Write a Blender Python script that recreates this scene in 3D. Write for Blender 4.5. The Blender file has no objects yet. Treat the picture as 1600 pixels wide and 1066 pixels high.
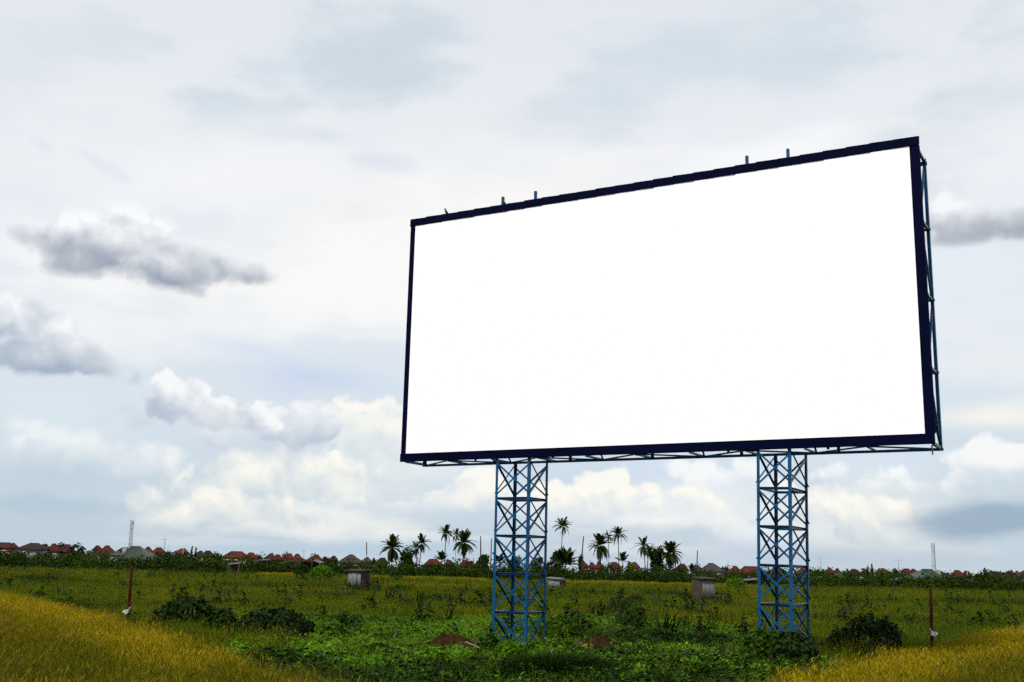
import bpy, bmesh, math, random
import numpy as np
from mathutils import Vector, Matrix, Euler

SC = bpy.context.scene
COL = SC.collection
R = math.radians

# ------------------------------------------------------------------ camera
F_PX, PITCH, ROLL, EYE = 1708.3, 0.2063, 0.0234, 2.56        # focal length in pixels of a 1600 px wide frame
c_f = Vector((0, math.cos(PITCH), math.sin(PITCH)))
c_r0 = Vector((1, 0, 0)); c_u0 = c_r0.cross(c_f)
c_r = c_r0 * math.cos(ROLL) + c_u0 * math.sin(ROLL)
c_u = -c_r0 * math.sin(ROLL) + c_u0 * math.cos(ROLL)
EYEV = Vector((0, 0, EYE))
cam_data = bpy.data.cameras.new('camera')
cam = bpy.data.objects.new('camera', cam_data); COL.objects.link(cam)
cam_data.sensor_width = 36.0
cam_data.lens = F_PX / 1600 * 36.0
cam_data.clip_start, cam_data.clip_end = 0.1, 9000
cam.matrix_world = Matrix(((c_r.x, c_u.x, -c_f.x, 0), (c_r.y, c_u.y, -c_f.y, 0), (c_r.z, c_u.z, -c_f.z, EYE), (0, 0, 0, 1)))
SC.camera = cam

def ray(px, py):
    return (c_f * F_PX + c_r * (px - 800) - c_u * (py - 533)).normalized()
def gp(px, py, z=0.0):                    # where a sight line meets the height z
    d = ray(px, py); return EYEV + d * ((z - EYE) / d.z)
def at(px, py, Y):                        # the point of a sight line at the distance Y
    d = ray(px, py); return EYEV + d * (Y / d.y)
def hz(px):                               # picture height of the horizon
    return 890.6 + (px - 800) * 0.0234
def m_per_px(Y): return Y / F_PX

# ------------------------------------------------------------------ exposure
SC.view_settings.view_transform = 'Standard'
SC.view_settings.look = 'None'
SC.view_settings.gamma = 1.0
SC.view_settings.use_curve_mapping = False
EXPO = 1.25
SC.view_settings.exposure = EXPO
SC.cycles.use_adaptive_sampling = True
SC.cycles.adaptive_threshold = 0.02
SC.cycles.adaptive_min_samples = 24
SC.cycles.use_denoising = False

# ------------------------------------------------------------------ sun (bright, softened by thin cloud)
SUN_TO = Vector((-0.36, -0.60, 0.80)).normalized()
sun_data = bpy.data.lights.new('sun', 'SUN')
sun_data.energy = 1.5
sun_data.angle = R(11)
sun_data.color = (1.0, 0.97, 0.92)
sun = bpy.data.objects.new('sun', sun_data); COL.objects.link(sun)
sun.rotation_euler = SUN_TO.to_track_quat('Z', 'Y').to_euler()

# ------------------------------------------------------------------ world: sky with cloud layers
SKY_STRENGTH = 0.1
world = bpy.data.worlds.new('World'); SC.world = world
world.use_nodes = True
wt = world.node_tree; wt.nodes.clear()
WN, WL = wt.nodes, wt.links
def lin(r, g, b):
    f = lambda v: (v / 255 / 12.92) if v / 255 <= 0.04045 else ((v / 255 + 0.055) / 1.055) ** 2.4
    return (f(r), f(g), f(b), 1.0)
class Sock:
    """tiny expression helper over Math nodes"""
    tree = None
    def __init__(s, o): s.o = o
def W(x): return x.o if isinstance(x, Sock) else x
def mth(op, *a, clamp=False, tree=None):
    t = tree or wt
    n = t.nodes.new('ShaderNodeMath'); n.operation = op; n.use_clamp = clamp
    for i, v in enumerate(a):
        v = W(v)
        if isinstance(v, (int, float)): n.inputs[i].default_value = v
        else: t.links.new(v, n.inputs[i])
    return Sock(n.outputs[0])
for _n, _op in (('__add__', 'ADD'), ('__sub__', 'SUBTRACT'), ('__mul__', 'MULTIPLY'), ('__truediv__', 'DIVIDE')):
    setattr(Sock, _n, (lambda op: lambda s, b: mth(op, s, b))(_op))
def sstep(v, a, b, lo=0.0, hi=1.0):
    n = WN.new('ShaderNodeMapRange'); n.interpolation_type = 'SMOOTHSTEP'
    WL.new(W(v), n.inputs['Value'])
    n.inputs['From Min'].default_value = a; n.inputs['From Max'].default_value = b
    n.inputs['To Min'].default_value = lo; n.inputs['To Max'].default_value = hi
    return Sock(n.outputs['Result'])
def mixc(f, a, b):
    n = WN.new('ShaderNodeMix'); n.data_type = 'RGBA'
    for sock, v in ((n.inputs[0], f), (n.inputs[6], a), (n.inputs[7], b)):
        v = W(v)
        if isinstance(v, (int, float)): sock.default_value = v
        elif isinstance(v, tuple): sock.default_value = v
        else: WL.new(v, sock)
    return Sock(n.outputs[2])
def vmul(v, xyz):
    n = WN.new('ShaderNodeVectorMath'); n.operation = 'MULTIPLY'; WL.new(W(v), n.inputs[0]); n.inputs[1].default_value = xyz
    return Sock(n.outputs[0])
def vadd(v, xyz):
    n = WN.new('ShaderNodeVectorMath'); n.operation = 'ADD'; WL.new(W(v), n.inputs[0])
    if isinstance(xyz, Sock): WL.new(xyz.o, n.inputs[1])
    else: n.inputs[1].default_value = xyz
    return Sock(n.outputs[0])
def noise(v, scale, detail=5, rough=0.55, dist=0.0):
    n = WN.new('ShaderNodeTexNoise'); WL.new(W(v), n.inputs['Vector'])
    n.inputs['Scale'].default_value = scale; n.inputs['Detail'].default_value = detail
    n.inputs['Roughness'].default_value = rough; n.inputs['Distortion'].default_value = dist
    return Sock(n.outputs['Fac']), Sock(n.outputs['Color'])
def voro(v, scale, detail=2, rough=0.5):
    n = WN.new('ShaderNodeTexVoronoi'); n.feature = 'F1'; WL.new(W(v), n.inputs['Vector'])
    n.inputs['Scale'].default_value = scale; n.inputs['Detail'].default_value = detail
    n.inputs['Roughness'].default_value = rough; n.normalize = True
    return Sock(n.outputs['Distance'])
tc = WN.new('ShaderNodeTexCoord'); DIR = Sock(tc.outputs['Generated'])
sep = WN.new('ShaderNodeSeparateXYZ'); WL.new(DIR.o, sep.inputs[0])
dx_, dy_, dz_ = (Sock(sep.outputs[i]) for i in range(3))
AZ = mth('ARCTAN2', dx_, dy_); EL = mth('ARCSINE', dz_)
def azel(px, py):
    d = ray(px, py); return math.atan2(d.x, d.y), math.asin(d.z)

# shared cloud noise: cauliflower puffs, and the same seen a little higher up for relief
_, wob = noise(DIR, 7.0, 3, 0.5)
dwob = vadd(DIR, vmul(vadd(wob, (-0.5, -0.5, -0.5)), (0.06, 0.06, 0.05)))
_, wob2 = noise(DIR, 38.0, 4, 0.6)
dwob = vadd(dwob, vmul(vadd(wob2, (-0.5, -0.5, -0.5)), (0.016, 0.016, 0.016)))
def puff_at(v):
    return mth('ADD', mth('MULTIPLY', voro(v, 15.0, 2, 0.6), -1.5), mth('MULTIPLY', noise(v, 24.0, 6, 0.62)[0], 0.65))
PUFF = puff_at(dwob) + 0.17                                   # about -0.2 .. 0.2
RELIEF = PUFF - (puff_at(vadd(dwob, (0.004, 0.0, 0.016))) + 0.17)
SOFTN = noise(vmul(DIR, (1, 1, 2.6)), 7.0, 6, 0.55)[0] - 0.5      # long soft streaks
BIGN = noise(vmul(DIR, (1, 1, 2.0)), 3.3, 4, 0.5)[0] - 0.5

# base gradient: bluish grey at the horizon, near white higher up
ramp = WN.new('ShaderNodeValToRGB'); WL.new(W(mth('DIVIDE', EL + SOFTN * 0.05, 0.9, clamp=True)), ramp.inputs[0])
stops = [(0.0, lin(188, 205, 219)), (0.05, lin(198, 213, 225)), (0.12, lin(212, 223, 232)), (0.2, lin(222, 230, 238)), (0.27, lin(229, 235, 241)),
         (0.38, lin(240, 242, 245)), (0.48, lin(233, 237, 241)), (0.6, lin(226, 231, 237)), (1.0, lin(208, 216, 226))]
els = ramp.color_ramp.elements
els[0].position, els[0].color = stops[0]; els[1].position, els[1].color = stops[-1]
for p_, c_ in stops[1:-1]:
    e = els.new(p_); e.color = c_
SKY = Sock(ramp.outputs[0])
# high thin veil of grey-blue patches
SKY = mixc(sstep(SOFTN + BIGN * 0.8, -0.03, 0.22, 0, 0.9), SKY, lin(201, 214, 223))
SKY = mixc(sstep(BIGN * -1.0 + SOFTN * 0.9, -0.02, 0.34, 0, 0.75), SKY, lin(239, 240, 246))

AE = WN.new('ShaderNodeCombineXYZ'); WL.new(AZ.o, AE.inputs[0]); WL.new(EL.o, AE.inputs[1])
def ell(px, py, rx, ry, rot=0.0):
    """distance from the middle of an ellipse on the sky, 1 on its rim; sizes in pixels of the frame"""
    a0, e0 = azel(px, py); kx, ky = math.cos(e0) * F_PX / rx, F_PX / ry
    n = WN.new('ShaderNodeVectorMath'); n.operation = 'MULTIPLY_ADD'; WL.new(AE.outputs[0], n.inputs[0])
    n.inputs[1].default_value = (kx, ky, 0); n.inputs[2].default_value = (-a0 * kx, -e0 * ky, 0)
    if rot:                                                    # shear the bank so that it rises or sinks to one side
        m = WN.new('ShaderNodeVectorMath'); m.operation = 'MULTIPLY_ADD'; WL.new(AE.outputs[0], m.inputs[0])
        m.inputs[1].default_value = (0, 0, 0)
        sx = WN.new('ShaderNodeVectorMath'); sx.operation = 'DOT_PRODUCT'; WL.new(AE.outputs[0], sx.inputs[0])
        sh = -math.tan(R(rot)); sx.inputs[1].default_value = (sh * ky * 1.0, ky, 0)
        cb = WN.new('ShaderNodeCombineXYZ'); sp = WN.new('ShaderNodeSeparateXYZ'); WL.new(n.outputs[0], sp.inputs[0])
        WL.new(sp.outputs[0], cb.inputs[0])
        WL.new(W(mth('SUBTRACT', Sock(sx.outputs['Value']), sh * ky * a0 + ky * e0)), cb.inputs[1])
        WN.remove(m); n = cb
    l = WN.new('ShaderNodeVectorMath'); l.operation = 'LENGTH'; WL.new(n.outputs[0], l.inputs[0])
    return Sock(l.outputs['Value'])
def soft(px, py, w, h, colr, op, rot=0.0, amp=1.2, sf=1.0):
    global SKY
    den = mth('SUBTRACT', mth('MULTIPLY_ADD', SOFTN, amp * 2.2, 1.0), ell(px, py, w, h, rot))
    SKY = mixc(sstep(den, 0.0, sf, 0.0, op), SKY, colr)
#SKY_BLOBS
soft(600, 400, 560, 250, lin(254, 252, 248), 0.95, 6)
soft(330, 270, 420, 120, lin(249, 249, 250), 0.7, 10)
soft(60, 60, 200, 90, lin(226, 231, 237), 0.5)
soft(540, 100, 330, 110, lin(208, 221, 229), 0.6, 8)
soft(800, 40, 120, 60, lin(232, 233, 240), 0.6, 0)
soft(1190, 90, 360, 110, lin(205, 219, 227), 0.7, 0)
soft(970, 165, 260, 60, lin(211, 222, 231), 0.55, 8)
soft(1560, 150, 160, 60, lin(214, 224, 231), 0.6, 0)
soft(510, 212, 120, 30, lin(216, 224, 235), 0.65, 0)
soft(590, 250, 100, 26, lin(219, 226, 236), 0.65, 0)
soft(1210, 240, 170, 50, lin(253, 253, 253), 0.8, 8)
soft(1500, 250, 110, 60, lin(238, 239, 243), 0.7, 0)
soft(1540, 450, 170, 170, lin(232, 238, 243), 0.75)
soft(100, 240, 210, 110, lin(236, 241, 245), 0.6)
soft(155, 255, 55, 13, lin(222, 230, 236), 0.45, -22, 1.0, .6)
soft(66, 228, 26, 12, lin(222, 231, 236), 0.45, -15, 0.9, .6)
soft(300, 520, 330, 70, lin(244, 245, 246), 0.65)
soft(490, 590, 220, 62, lin(197, 212, 237), 0.85, -4)
soft(390, 545, 140, 26, lin(210, 221, 237), 0.65, -6)
soft(90, 660, 240, 90, lin(222, 233, 240), 0.7)
soft(850, 740, 420, 42, lin(205, 219, 237), 0.75)
soft(1380, 720, 220, 60, lin(217, 229, 240), 0.75)
soft(1540, 560, 140, 60, lin(238, 239, 239), 0.6)
# blue-grey banks low on both sides
soft(110, 750, 280, 50, lin(190, 208, 221), 0.9, 4)
soft(80, 790, 230, 26, lin(178, 199, 214), 0.85, 0, 1.4, .8)
soft(330, 846, 200, 9, lin(216, 226, 232), 0.8, 0, 1.6, .8)
soft(1000, 858, 260, 10, lin(214, 224, 232), 0.8, 0, 1.6, .8)
soft(1490, 862, 120, 9, lin(212, 222, 229), 0.8, 0, 1.6, .8)
soft(700, 840, 160, 10, lin(226, 233, 238), 0.7, 0, 1.6, .8)
soft(1330, 868, 320, 24, lin(187, 203, 217), 0.75)
soft(560, 856, 340, 20, lin(183, 203, 222), 0.8)
soft(60, 825, 260, 44, lin(188, 206, 219), 0.75)
soft(500, 765, 330, 80, lin(232, 237, 238), 0.85, 3, 1.0, 0.8)
soft(420, 810, 260, 34, lin(244, 244, 238), 0.7, 0, 1.2, 0.9)
soft(1010, 790, 330, 46, lin(236, 240, 242), 0.85, 0, 1.0, 0.8)
soft(1350, 800, 170, 70, lin(234, 237, 236), 0.85, 0, 1.0, 0.8)
soft(585, 638, 95, 13, lin(252, 250, 246), 0.9, 0, 0.7, 0.7)
soft(1550, 650, 160, 32, lin(251, 247, 236), 0.85, 0, 0.8)

def cloud(lobes, base, span, dark, light, op=0.95, amp=4.2, sf=0.5, kr=1.5, bias=0.0, slope=0.0, fade=30.0, sx=0.0):
    """a cumulus: overlapping lobes (x, y, rx, ry) sharing one soft flat base, billowed by the shared puffs"""
    global SKY
    f = None
    for (px, py, rx, ry) in lobes:
        k = min(rx, ry * 1.3) / 14.0
        g = mth('MULTIPLY_ADD', ell(px, py, rx, ry), -k, k)
        f = g if f is None else mth('SMOOTH_MAX', f, g, 0.45)
    ab, eb = azel(lobes[0][0], base)
    hgt = mth('MULTIPLY_ADD', AZ - ab, slope, EL - eb) * F_PX          # pixels above the base line
    f = mth('MULTIPLY_ADD', PUFF, amp * 2.2, f)
    f = f - mth('MULTIPLY', mth('MAXIMUM', mth('MULTIPLY', hgt, -1.0), 0.0), 1.6 / fade)
    m = sstep(f, 0.0, sf * 2.6, 0.0, op)
    m = m * sstep(hgt, -fade, fade)
    v = mth('DIVIDE', hgt, span, clamp=True)
    sh = mth('MULTIPLY_ADD', mth('MULTIPLY_ADD', v, 0.75, 0.35), RELIEF * kr, v + bias)
    if sx: sh = mth('MULTIPLY_ADD', AZ - ab, sx, sh)
    sh = mth('MULTIPLY_ADD', mth('SUBTRACT', 0.5, mth('MINIMUM', f, 1.0)), 0.22, sh, clamp=True)   # thin rims let light through
    SKY = mixc(m, SKY, mixc(sh, dark, light))
CREAM, CREAM2, PALE = lin(254, 251, 241), lin(251, 249, 240), lin(249, 249, 248)
cloud([(560, 695, 42, 50), (604, 672, 42, 40), (585, 725, 66, 50), (628, 664, 30, 26)], 800, 190, lin(212, 223, 229), CREAM, .92, kr=2.6, sf=.4, bias=.12)
cloud([(345, 737, 42, 26), (400, 722, 46, 30), (455, 713, 42, 30), (502, 722, 46, 27), (545, 742, 42, 34), (430, 755, 120, 34)], 800, 110, lin(203, 216, 225), CREAM, .93, kr=2.8, sf=.4, bias=.08)
cloud([(250, 790, 44, 26), (305, 785, 54, 32), (352, 792, 48, 30), (290, 815, 90, 22), (420, 800, 70, 26), (480, 812, 60, 20)], 846, 80, lin(194, 209, 221), CREAM2, .92, 3.3, kr=2.6, sf=.6, bias=.05)
cloud([(735, 757, 22, 20), (752, 749, 16, 15), (772, 768, 22, 20), (700, 779, 70, 18), (630, 792, 70, 13), (560, 790, 50, 10), (820, 782, 60, 14)], 806, 40, lin(200, 215, 230), CREAM, .93, 3.2, .4, kr=1.8, bias=.1)
cloud([(1290, 792, 34, 22), (1330, 802, 64, 28), (1385, 797, 54, 24), (1350, 832, 80, 22), (1290, 770, 30, 20)], 858, 85, lin(201, 213, 222), CREAM, .92, kr=2.6, bias=.08)
cloud([(1300, 740, 32, 16), (1400, 742, 44, 19), (1440, 757, 52, 20), (1370, 757, 40, 14)], 785, 50, lin(215, 226, 235), PALE, .9, 3.6, kr=2.2, bias=.1)
cloud([(1060, 730, 27, 18), (1095, 737, 32, 20), (1130, 752, 27, 15), (1166, 737, 21, 20), (1160, 757, 32, 13)], 782, 55, lin(214, 225, 237), PALE, .9, 3.6, kr=2.2, bias=.1)
cloud([(900, 775, 46, 15), (935, 757, 32, 20), (957, 747, 30, 18), (985, 772, 37, 16), (1016, 764, 28, 16), (1052, 777, 42, 15), (1088, 787, 37, 13), (980, 797, 130, 22)], 826, 62, lin(208, 221, 234), CREAM, .94, 3.6, .4, kr=2.2, bias=.1)
soft(1030, 812, 110, 22, lin(252, 250, 245), 0.85, 0, 0.8)
cloud([(1140, 830, 40, 26), (1180, 845, 40, 24), (1120, 855, 40, 16)], 875, 60, lin(200, 214, 227), lin(242, 244, 243), .75, kr=1.8, sf=.9)
cloud([(1500, 717, 32, 24), (1532, 707, 32, 22), (1572, 717, 38, 20), (1625, 712, 40, 20), (1545, 738, 80, 22)], 775, 60, lin(203, 216, 228), PALE, .93, kr=2.4, bias=.03)
soft(1570, 812, 170, 38, lin(154, 175, 196), 0.97, 2, 0.9, 0.7)
# nearer grey cumulus
cloud([(190, 640, 34, 20), (165, 650, 30, 16), (215, 655, 30, 18)], 685, 60, lin(197, 208, 221), lin(232, 237, 243), .8, 3.4, .9, kr=1.6)
cloud([(45, 665, 22, 14), (80, 690, 50, 22), (130, 700, 60, 22), (190, 715, 60, 24), (240, 715, 50, 22)], 760, 75, lin(197, 211, 223), lin(240, 243, 244), .85, 3.6, .8, kr=2.0)
cloud([(350, 690, 50, 20), (410, 692, 64, 26), (460, 690, 50, 24)], 722, 60, lin(196, 207, 223), lin(232, 236, 243), .9, 3.6, .8, kr=1.5)
cloud([(440, 655, 25, 20), (472, 653, 29, 23), (503, 670, 29, 18), (460, 682, 54, 16)], 705, 66, lin(180, 193, 209), lin(244, 245, 246), .93, 3.0, .35, kr=1.9, bias=.05)
cloud([(276, 605, 23, 19), (302, 611, 32, 26), (336, 636, 32, 21), (290, 641, 42, 22), (372, 652, 38, 17), (400, 662, 30, 13)], 668, 66, lin(168, 182, 200), lin(249, 249, 249), .97, 3.0, .3, kr=1.9, bias=.04, slope=.28)
cloud([(40, 500, 58, 44), (10, 460, 20, 18), (78, 515, 52, 48), (94, 553, 70, 44), (40, 550, 74, 36), (138, 572, 46, 24), (-30, 505, 60, 46)], 598, 112, lin(162, 177, 194), lin(249, 250, 251), .95, 3.1, .7, kr=1.8, bias=-.08, sx=1.6, fade=22)
cloud([(150, 388, 112, 46), (66, 372, 60, 30), (125, 374, 80, 42), (203, 364, 64, 46), (170, 410, 130, 36), (268, 406, 70, 34), (335, 422, 74, 28), (392, 436, 48, 16), (240, 420, 150, 28)], 440, 84, lin(146, 156, 172), lin(252, 253, 254), .96, 2.8, .8, kr=1.6, bias=.0, slope=.045, fade=17)
cloud([(1540, 354, 74, 30), (1484, 338, 44, 32), (1464, 312, 30, 34), (1592, 352, 66, 32), (1650, 350, 70, 36), (1550, 366, 110, 20)], 380, 60, lin(148, 157, 170), lin(249, 250, 251), .96, 2.7, .8, kr=1.4, bias=-.04, slope=.05, fade=18)
#SKY_END

sky = WN.new('ShaderNodeTexSky'); sky.sky_type = 'NISHITA'; sky.sun_disc = False
sky.sun_elevation = math.asin(SUN_TO.z); sky.sun_rotation = math.atan2(SUN_TO.x, SUN_TO.y)
sky.air_density = 1.0; sky.dust_density = 2.0
gain = 1.0 / (SKY_STRENGTH * 2 ** EXPO)
scaled = WN.new('ShaderNodeVectorMath'); scaled.operation = 'SCALE'; WL.new(SKY.o, scaled.inputs[0]); scaled.inputs['Scale'].default_value = gain
fin = mixc(0.96, Sock(sky.outputs[0]), Sock(scaled.outputs[0]))   # cloud cover leaves a little of the clear sky
bg = WN.new('ShaderNodeBackground'); bg.inputs['Strength'].default_value = SKY_STRENGTH
WL.new(fin.o, bg.inputs['Color'])
wo = WN.new('ShaderNodeOutputWorld'); WL.new(bg.outputs[0], wo.inputs[0])
world.cycles.sampling_method = 'MANUAL'; world.cycles.sample_map_resolution = 512
#MAIN
# ------------------------------------------------------------------ helpers
RNG = np.random.default_rng(7)
rnd = random.Random(11)
def tag(o, label=None, cat=None, group=None, kind=None):
    if label: o['label'] = label
    if cat: o['category'] = cat
    if group: o['group'] = group
    if kind: o['kind'] = kind
    return o
def empty(name, loc, label, cat, group=None, rz=0.0, parent=None):
    o = bpy.data.objects.new(name, None); COL.objects.link(o)
    o.empty_display_size = 0.3
    o.location = loc; o.rotation_euler = (0, 0, rz)
    if parent: o.parent = parent
    else: tag(o, label, cat, group)
    return o
def link(name, me, m=None, parent=None, loc=None, rot=None):
    if m is not None and len(me.materials) == 0: me.materials.append(m)
    o = bpy.data.objects.new(name, me); COL.objects.link(o)
    if parent: o.parent = parent
    if loc is not None: o.location = loc
    if rot is not None: o.rotation_euler = rot
    return o
class MB:
    def __init__(s): s.v, s.f = [], []
    def add(s, vs, fs):
        b = len(s.v); s.v += [tuple(v) for v in vs]; s.f += [tuple(b + i for i in f) for f in fs]; return s
    def box(s, c, size, rot=None):
        x, y, z = (k / 2 for k in size)
        vs = [Vector((sx * x, sy * y, sz * z)) for sx in (-1, 1) for sy in (-1, 1) for sz in (-1, 1)]
        if rot is not None: vs = [rot @ v for v in vs]
        c = Vector(c)
        return s.add([v + c for v in vs], [(0, 1, 3, 2), (4, 6, 7, 5), (0, 4, 5, 1), (2, 3, 7, 6), (0, 2, 6, 4), (1, 5, 7, 3)])
    def extrude(s, prof, p, q, side, up):          # closed profile swept from p to q
        p, q, side, up = map(Vector, (p, q, side, up)); n = len(prof)
        vs = [p + side * a + up * b for a, b in prof] + [q + side * a + up * b for a, b in prof]
        fs = [(i, (i + 1) % n, n + (i + 1) % n, n + i) for i in range(n)]
        return s.add(vs, fs + [tuple(reversed(range(n))), tuple(range(n, 2 * n))])
    def angle(s, p, q, side, up, a=0.1, t=0.012):   # L steel
        return s.extrude([(0, 0), (a, 0), (a, t), (t, t), (t, a), (0, a)], p, q, side, up)
    def angle_in(s, p, q, side, up, a=0.1, t=0.012):   # L steel, web at the inner edge
        return s.extrude([(0, 0), (a, 0), (a, a), (a - t, a), (a - t, t), (0, t)], p, q, side, up)
    def tube(s, pts, rad, n=8, cap=True):
        pts = [Vector(p) for p in pts]
        if not isinstance(rad, (list, tuple)): rad = [rad] * len(pts)
        b = len(s.v); vs = []
        for i, p in enumerate(pts):
            d = (pts[min(i + 1, len(pts) - 1)] - pts[max(i - 1, 0)]).normalized()
            a = d.cross(Vector((0, 0, 1)));
            if a.length < 1e-3: a = Vector((1, 0, 0))
            a.normalize(); c = d.cross(a)
            vs += [p + (a * math.cos(2 * math.pi * k / n) + c * math.sin(2 * math.pi * k / n)) * rad[i] for k in range(n)]
        fs = [(i * n + k, i * n + (k + 1) % n, (i + 1) * n + (k + 1) % n, (i + 1) * n + k) for i in range(len(pts) - 1) for k in range(n)]
        if cap: fs += [tuple(reversed(range(n))), tuple((len(pts) - 1) * n + k for k in range(n))]
        return s.add(vs, fs)
    def mesh(s, name, smooth=False, bevel=0):
        me = bpy.data.meshes.new(name); me.from_pydata(s.v, [], s.f); me.update()
        bm = bmesh.new(); bm.from_mesh(me); bmesh.ops.recalc_face_normals(bm, faces=bm.faces)
        if bevel: bmesh.ops.bevel(bm, geom=list(bm.edges), offset=bevel, segments=1, affect='EDGES')
        bm.to_mesh(me); bm.free()
        if smooth: me.polygons.foreach_set('use_smooth', [True] * len(me.polygons))
        return me
    def build(s, name, m, parent=None, smooth=False, bevel=0, loc=None, rot=None):
        return link(name, s.mesh(name, smooth, bevel), m, parent, loc, rot)
def np_mesh(name, V, F, attr=None):
    V = np.asarray(V, np.float32); F = np.asarray(F, np.int32); k = F.shape[1]
    me = bpy.data.meshes.new(name)
    me.vertices.add(len(V)); me.vertices.foreach_set('co', V.ravel())
    me.loops.add(F.size); me.loops.foreach_set('vertex_index', F.ravel())
    me.polygons.add(len(F)); me.polygons.foreach_set('loop_start', np.arange(0, F.size, k, dtype=np.int32))
    me.update(calc_edges=True); me.validate()
    if attr is not None:
        a = me.attributes.new('h', 'FLOAT', 'POINT'); a.data.foreach_set('value', np.asarray(attr, np.float32))
    return me

# ------------------------------------------------------------------ materials
def mat(name, col, rough=0.6, spec=0.4, var=None, vscale=2.0, bump=0.0, bscale=20.0, metal=0.0, stretch=(1, 1, 1), world_space=False, var_lo=0.35, var_hi=0.65):
    m = bpy.data.materials.new(name); m.use_nodes = True
    nt = m.node_tree; b = nt.nodes['Principled BSDF']
    b.inputs['Roughness'].default_value = rough; b.inputs['Specular IOR Level'].default_value = spec
    b.inputs['Metallic'].default_value = metal
    b.inputs['Base Color'].default_value = (*col, 1)
    def coords():
        if world_space:
            g = nt.nodes.new('ShaderNodeNewGeometry'); src = g.outputs['Position']
        else:
            g = nt.nodes.new('ShaderNodeTexCoord'); src = g.outputs['Object']
        mp = nt.nodes.new('ShaderNodeMapping'); mp.inputs['Scale'].default_value = stretch
        nt.links.new(src, mp.inputs[0]); return mp.outputs[0]
    if var is not None:
        n = nt.nodes.new('ShaderNodeTexNoise'); n.inputs['Scale'].default_value = vscale; n.inputs['Detail'].default_value = 6
        nt.links.new(coords(), n.inputs['Vector'])
        r = nt.nodes.new('ShaderNodeMapRange'); nt.links.new(n.outputs[0], r.inputs['Value'])
        r.inputs['From Min'].default_value = var_lo; r.inputs['From Max'].default_value = var_hi
        mx = nt.nodes.new('ShaderNodeMix'); mx.data_type = 'RGBA'
        nt.links.new(r.outputs[0], mx.inputs[0]); mx.inputs[6].default_value = (*col, 1); mx.inputs[7].default_value = (*var, 1)
        nt.links.new(mx.outputs[2], b.inputs['Base Color'])
    if bump:
        n2 = nt.nodes.new('ShaderNodeTexNoise'); n2.inputs['Scale'].default_value = bscale; n2.inputs['Detail'].default_value = 5
        nt.links.new(coords(), n2.inputs['Vector'])
        bp = nt.nodes.new('ShaderNodeBump'); bp.inputs['Strength'].default_value = bump; bp.inputs['Distance'].default_value = 0.05
        nt.links.new(n2.outputs[0], bp.inputs['Height']); nt.links.new(bp.outputs[0], b.inputs['Normal'])
    return m
def leaf_mat(name, lo, hi, tip=None, wvar=None, wscale=0.12, transl=0.25, rough=0.55, per_obj=0.3):
    """foliage: colour differs per leaf, per plant and per patch of ground; tip = colour towards the top of a blade"""
    m = bpy.data.materials.new(name); m.use_nodes = True
    nt = m.node_tree; N, L = nt.nodes, nt.links; N.clear()
    geo = N.new('ShaderNodeNewGeometry'); oi = N.new('ShaderNodeObjectInfo')
    def mx(f, a, b):
        n = N.new('ShaderNodeMix'); n.data_type = 'RGBA'
        for s, v in ((n.inputs[0], f), (n.inputs[6], a), (n.inputs[7], b)):
            if isinstance(v, (int, float)): s.default_value = v
            elif isinstance(v, tuple): s.default_value = (*v, 1)
            else: L.new(v, s)
        return n.outputs[2]
    c = mx(geo.outputs['Random Per Island'], lo, hi)
    if tip is not None:
        at_ = N.new('ShaderNodeAttribute'); at_.attribute_name = 'h'
        c = mx(at_.outputs['Fac'], c, tip)
    if wvar is not None:
        n = N.new('ShaderNodeTexNoise'); n.inputs['Scale'].default_value = wscale; n.inputs['Detail'].default_value = 4
        L.new(geo.outputs['Position'], n.inputs['Vector'])
        r = N.new('ShaderNodeMapRange'); L.new(n.outputs[0], r.inputs['Value']); r.inputs['From Min'].default_value = 0.42; r.inputs['From Max'].default_value = 0.62
        r.inputs['To Max'].default_value = 0.8
        c = mx(r.outputs[0], c, wvar)
    hs = N.new('ShaderNodeHueSaturation'); L.new(c, hs.inputs['Color'])
    r2 = N.new('ShaderNodeMapRange'); L.new(oi.outputs['Random'], r2.inputs['Value']); r2.inputs['To Min'].default_value = 1 - per_obj; r2.inputs['To Max'].default_value = 1 + per_obj
    L.new(r2.outputs[0], hs.inputs['Value'])
    p = N.new('ShaderNodeBsdfPrincipled'); p.inputs['Roughness'].default_value = rough; p.inputs['Specular IOR Level'].default_value = 0.05
    L.new(hs.outputs[0], p.inputs['Base Color'])
    t = N.new('ShaderNodeBsdfTranslucent'); L.new(hs.outputs[0], t.inputs['Color'])
    ms = N.new('ShaderNodeMixShader'); ms.inputs[0].default_value = transl
    L.new(p.outputs[0], ms.inputs[1]); L.new(t.outputs[0], ms.inputs[2])
    o = N.new('ShaderNodeOutputMaterial'); L.new(ms.outputs[0], o.inputs[0])
    return m

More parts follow.
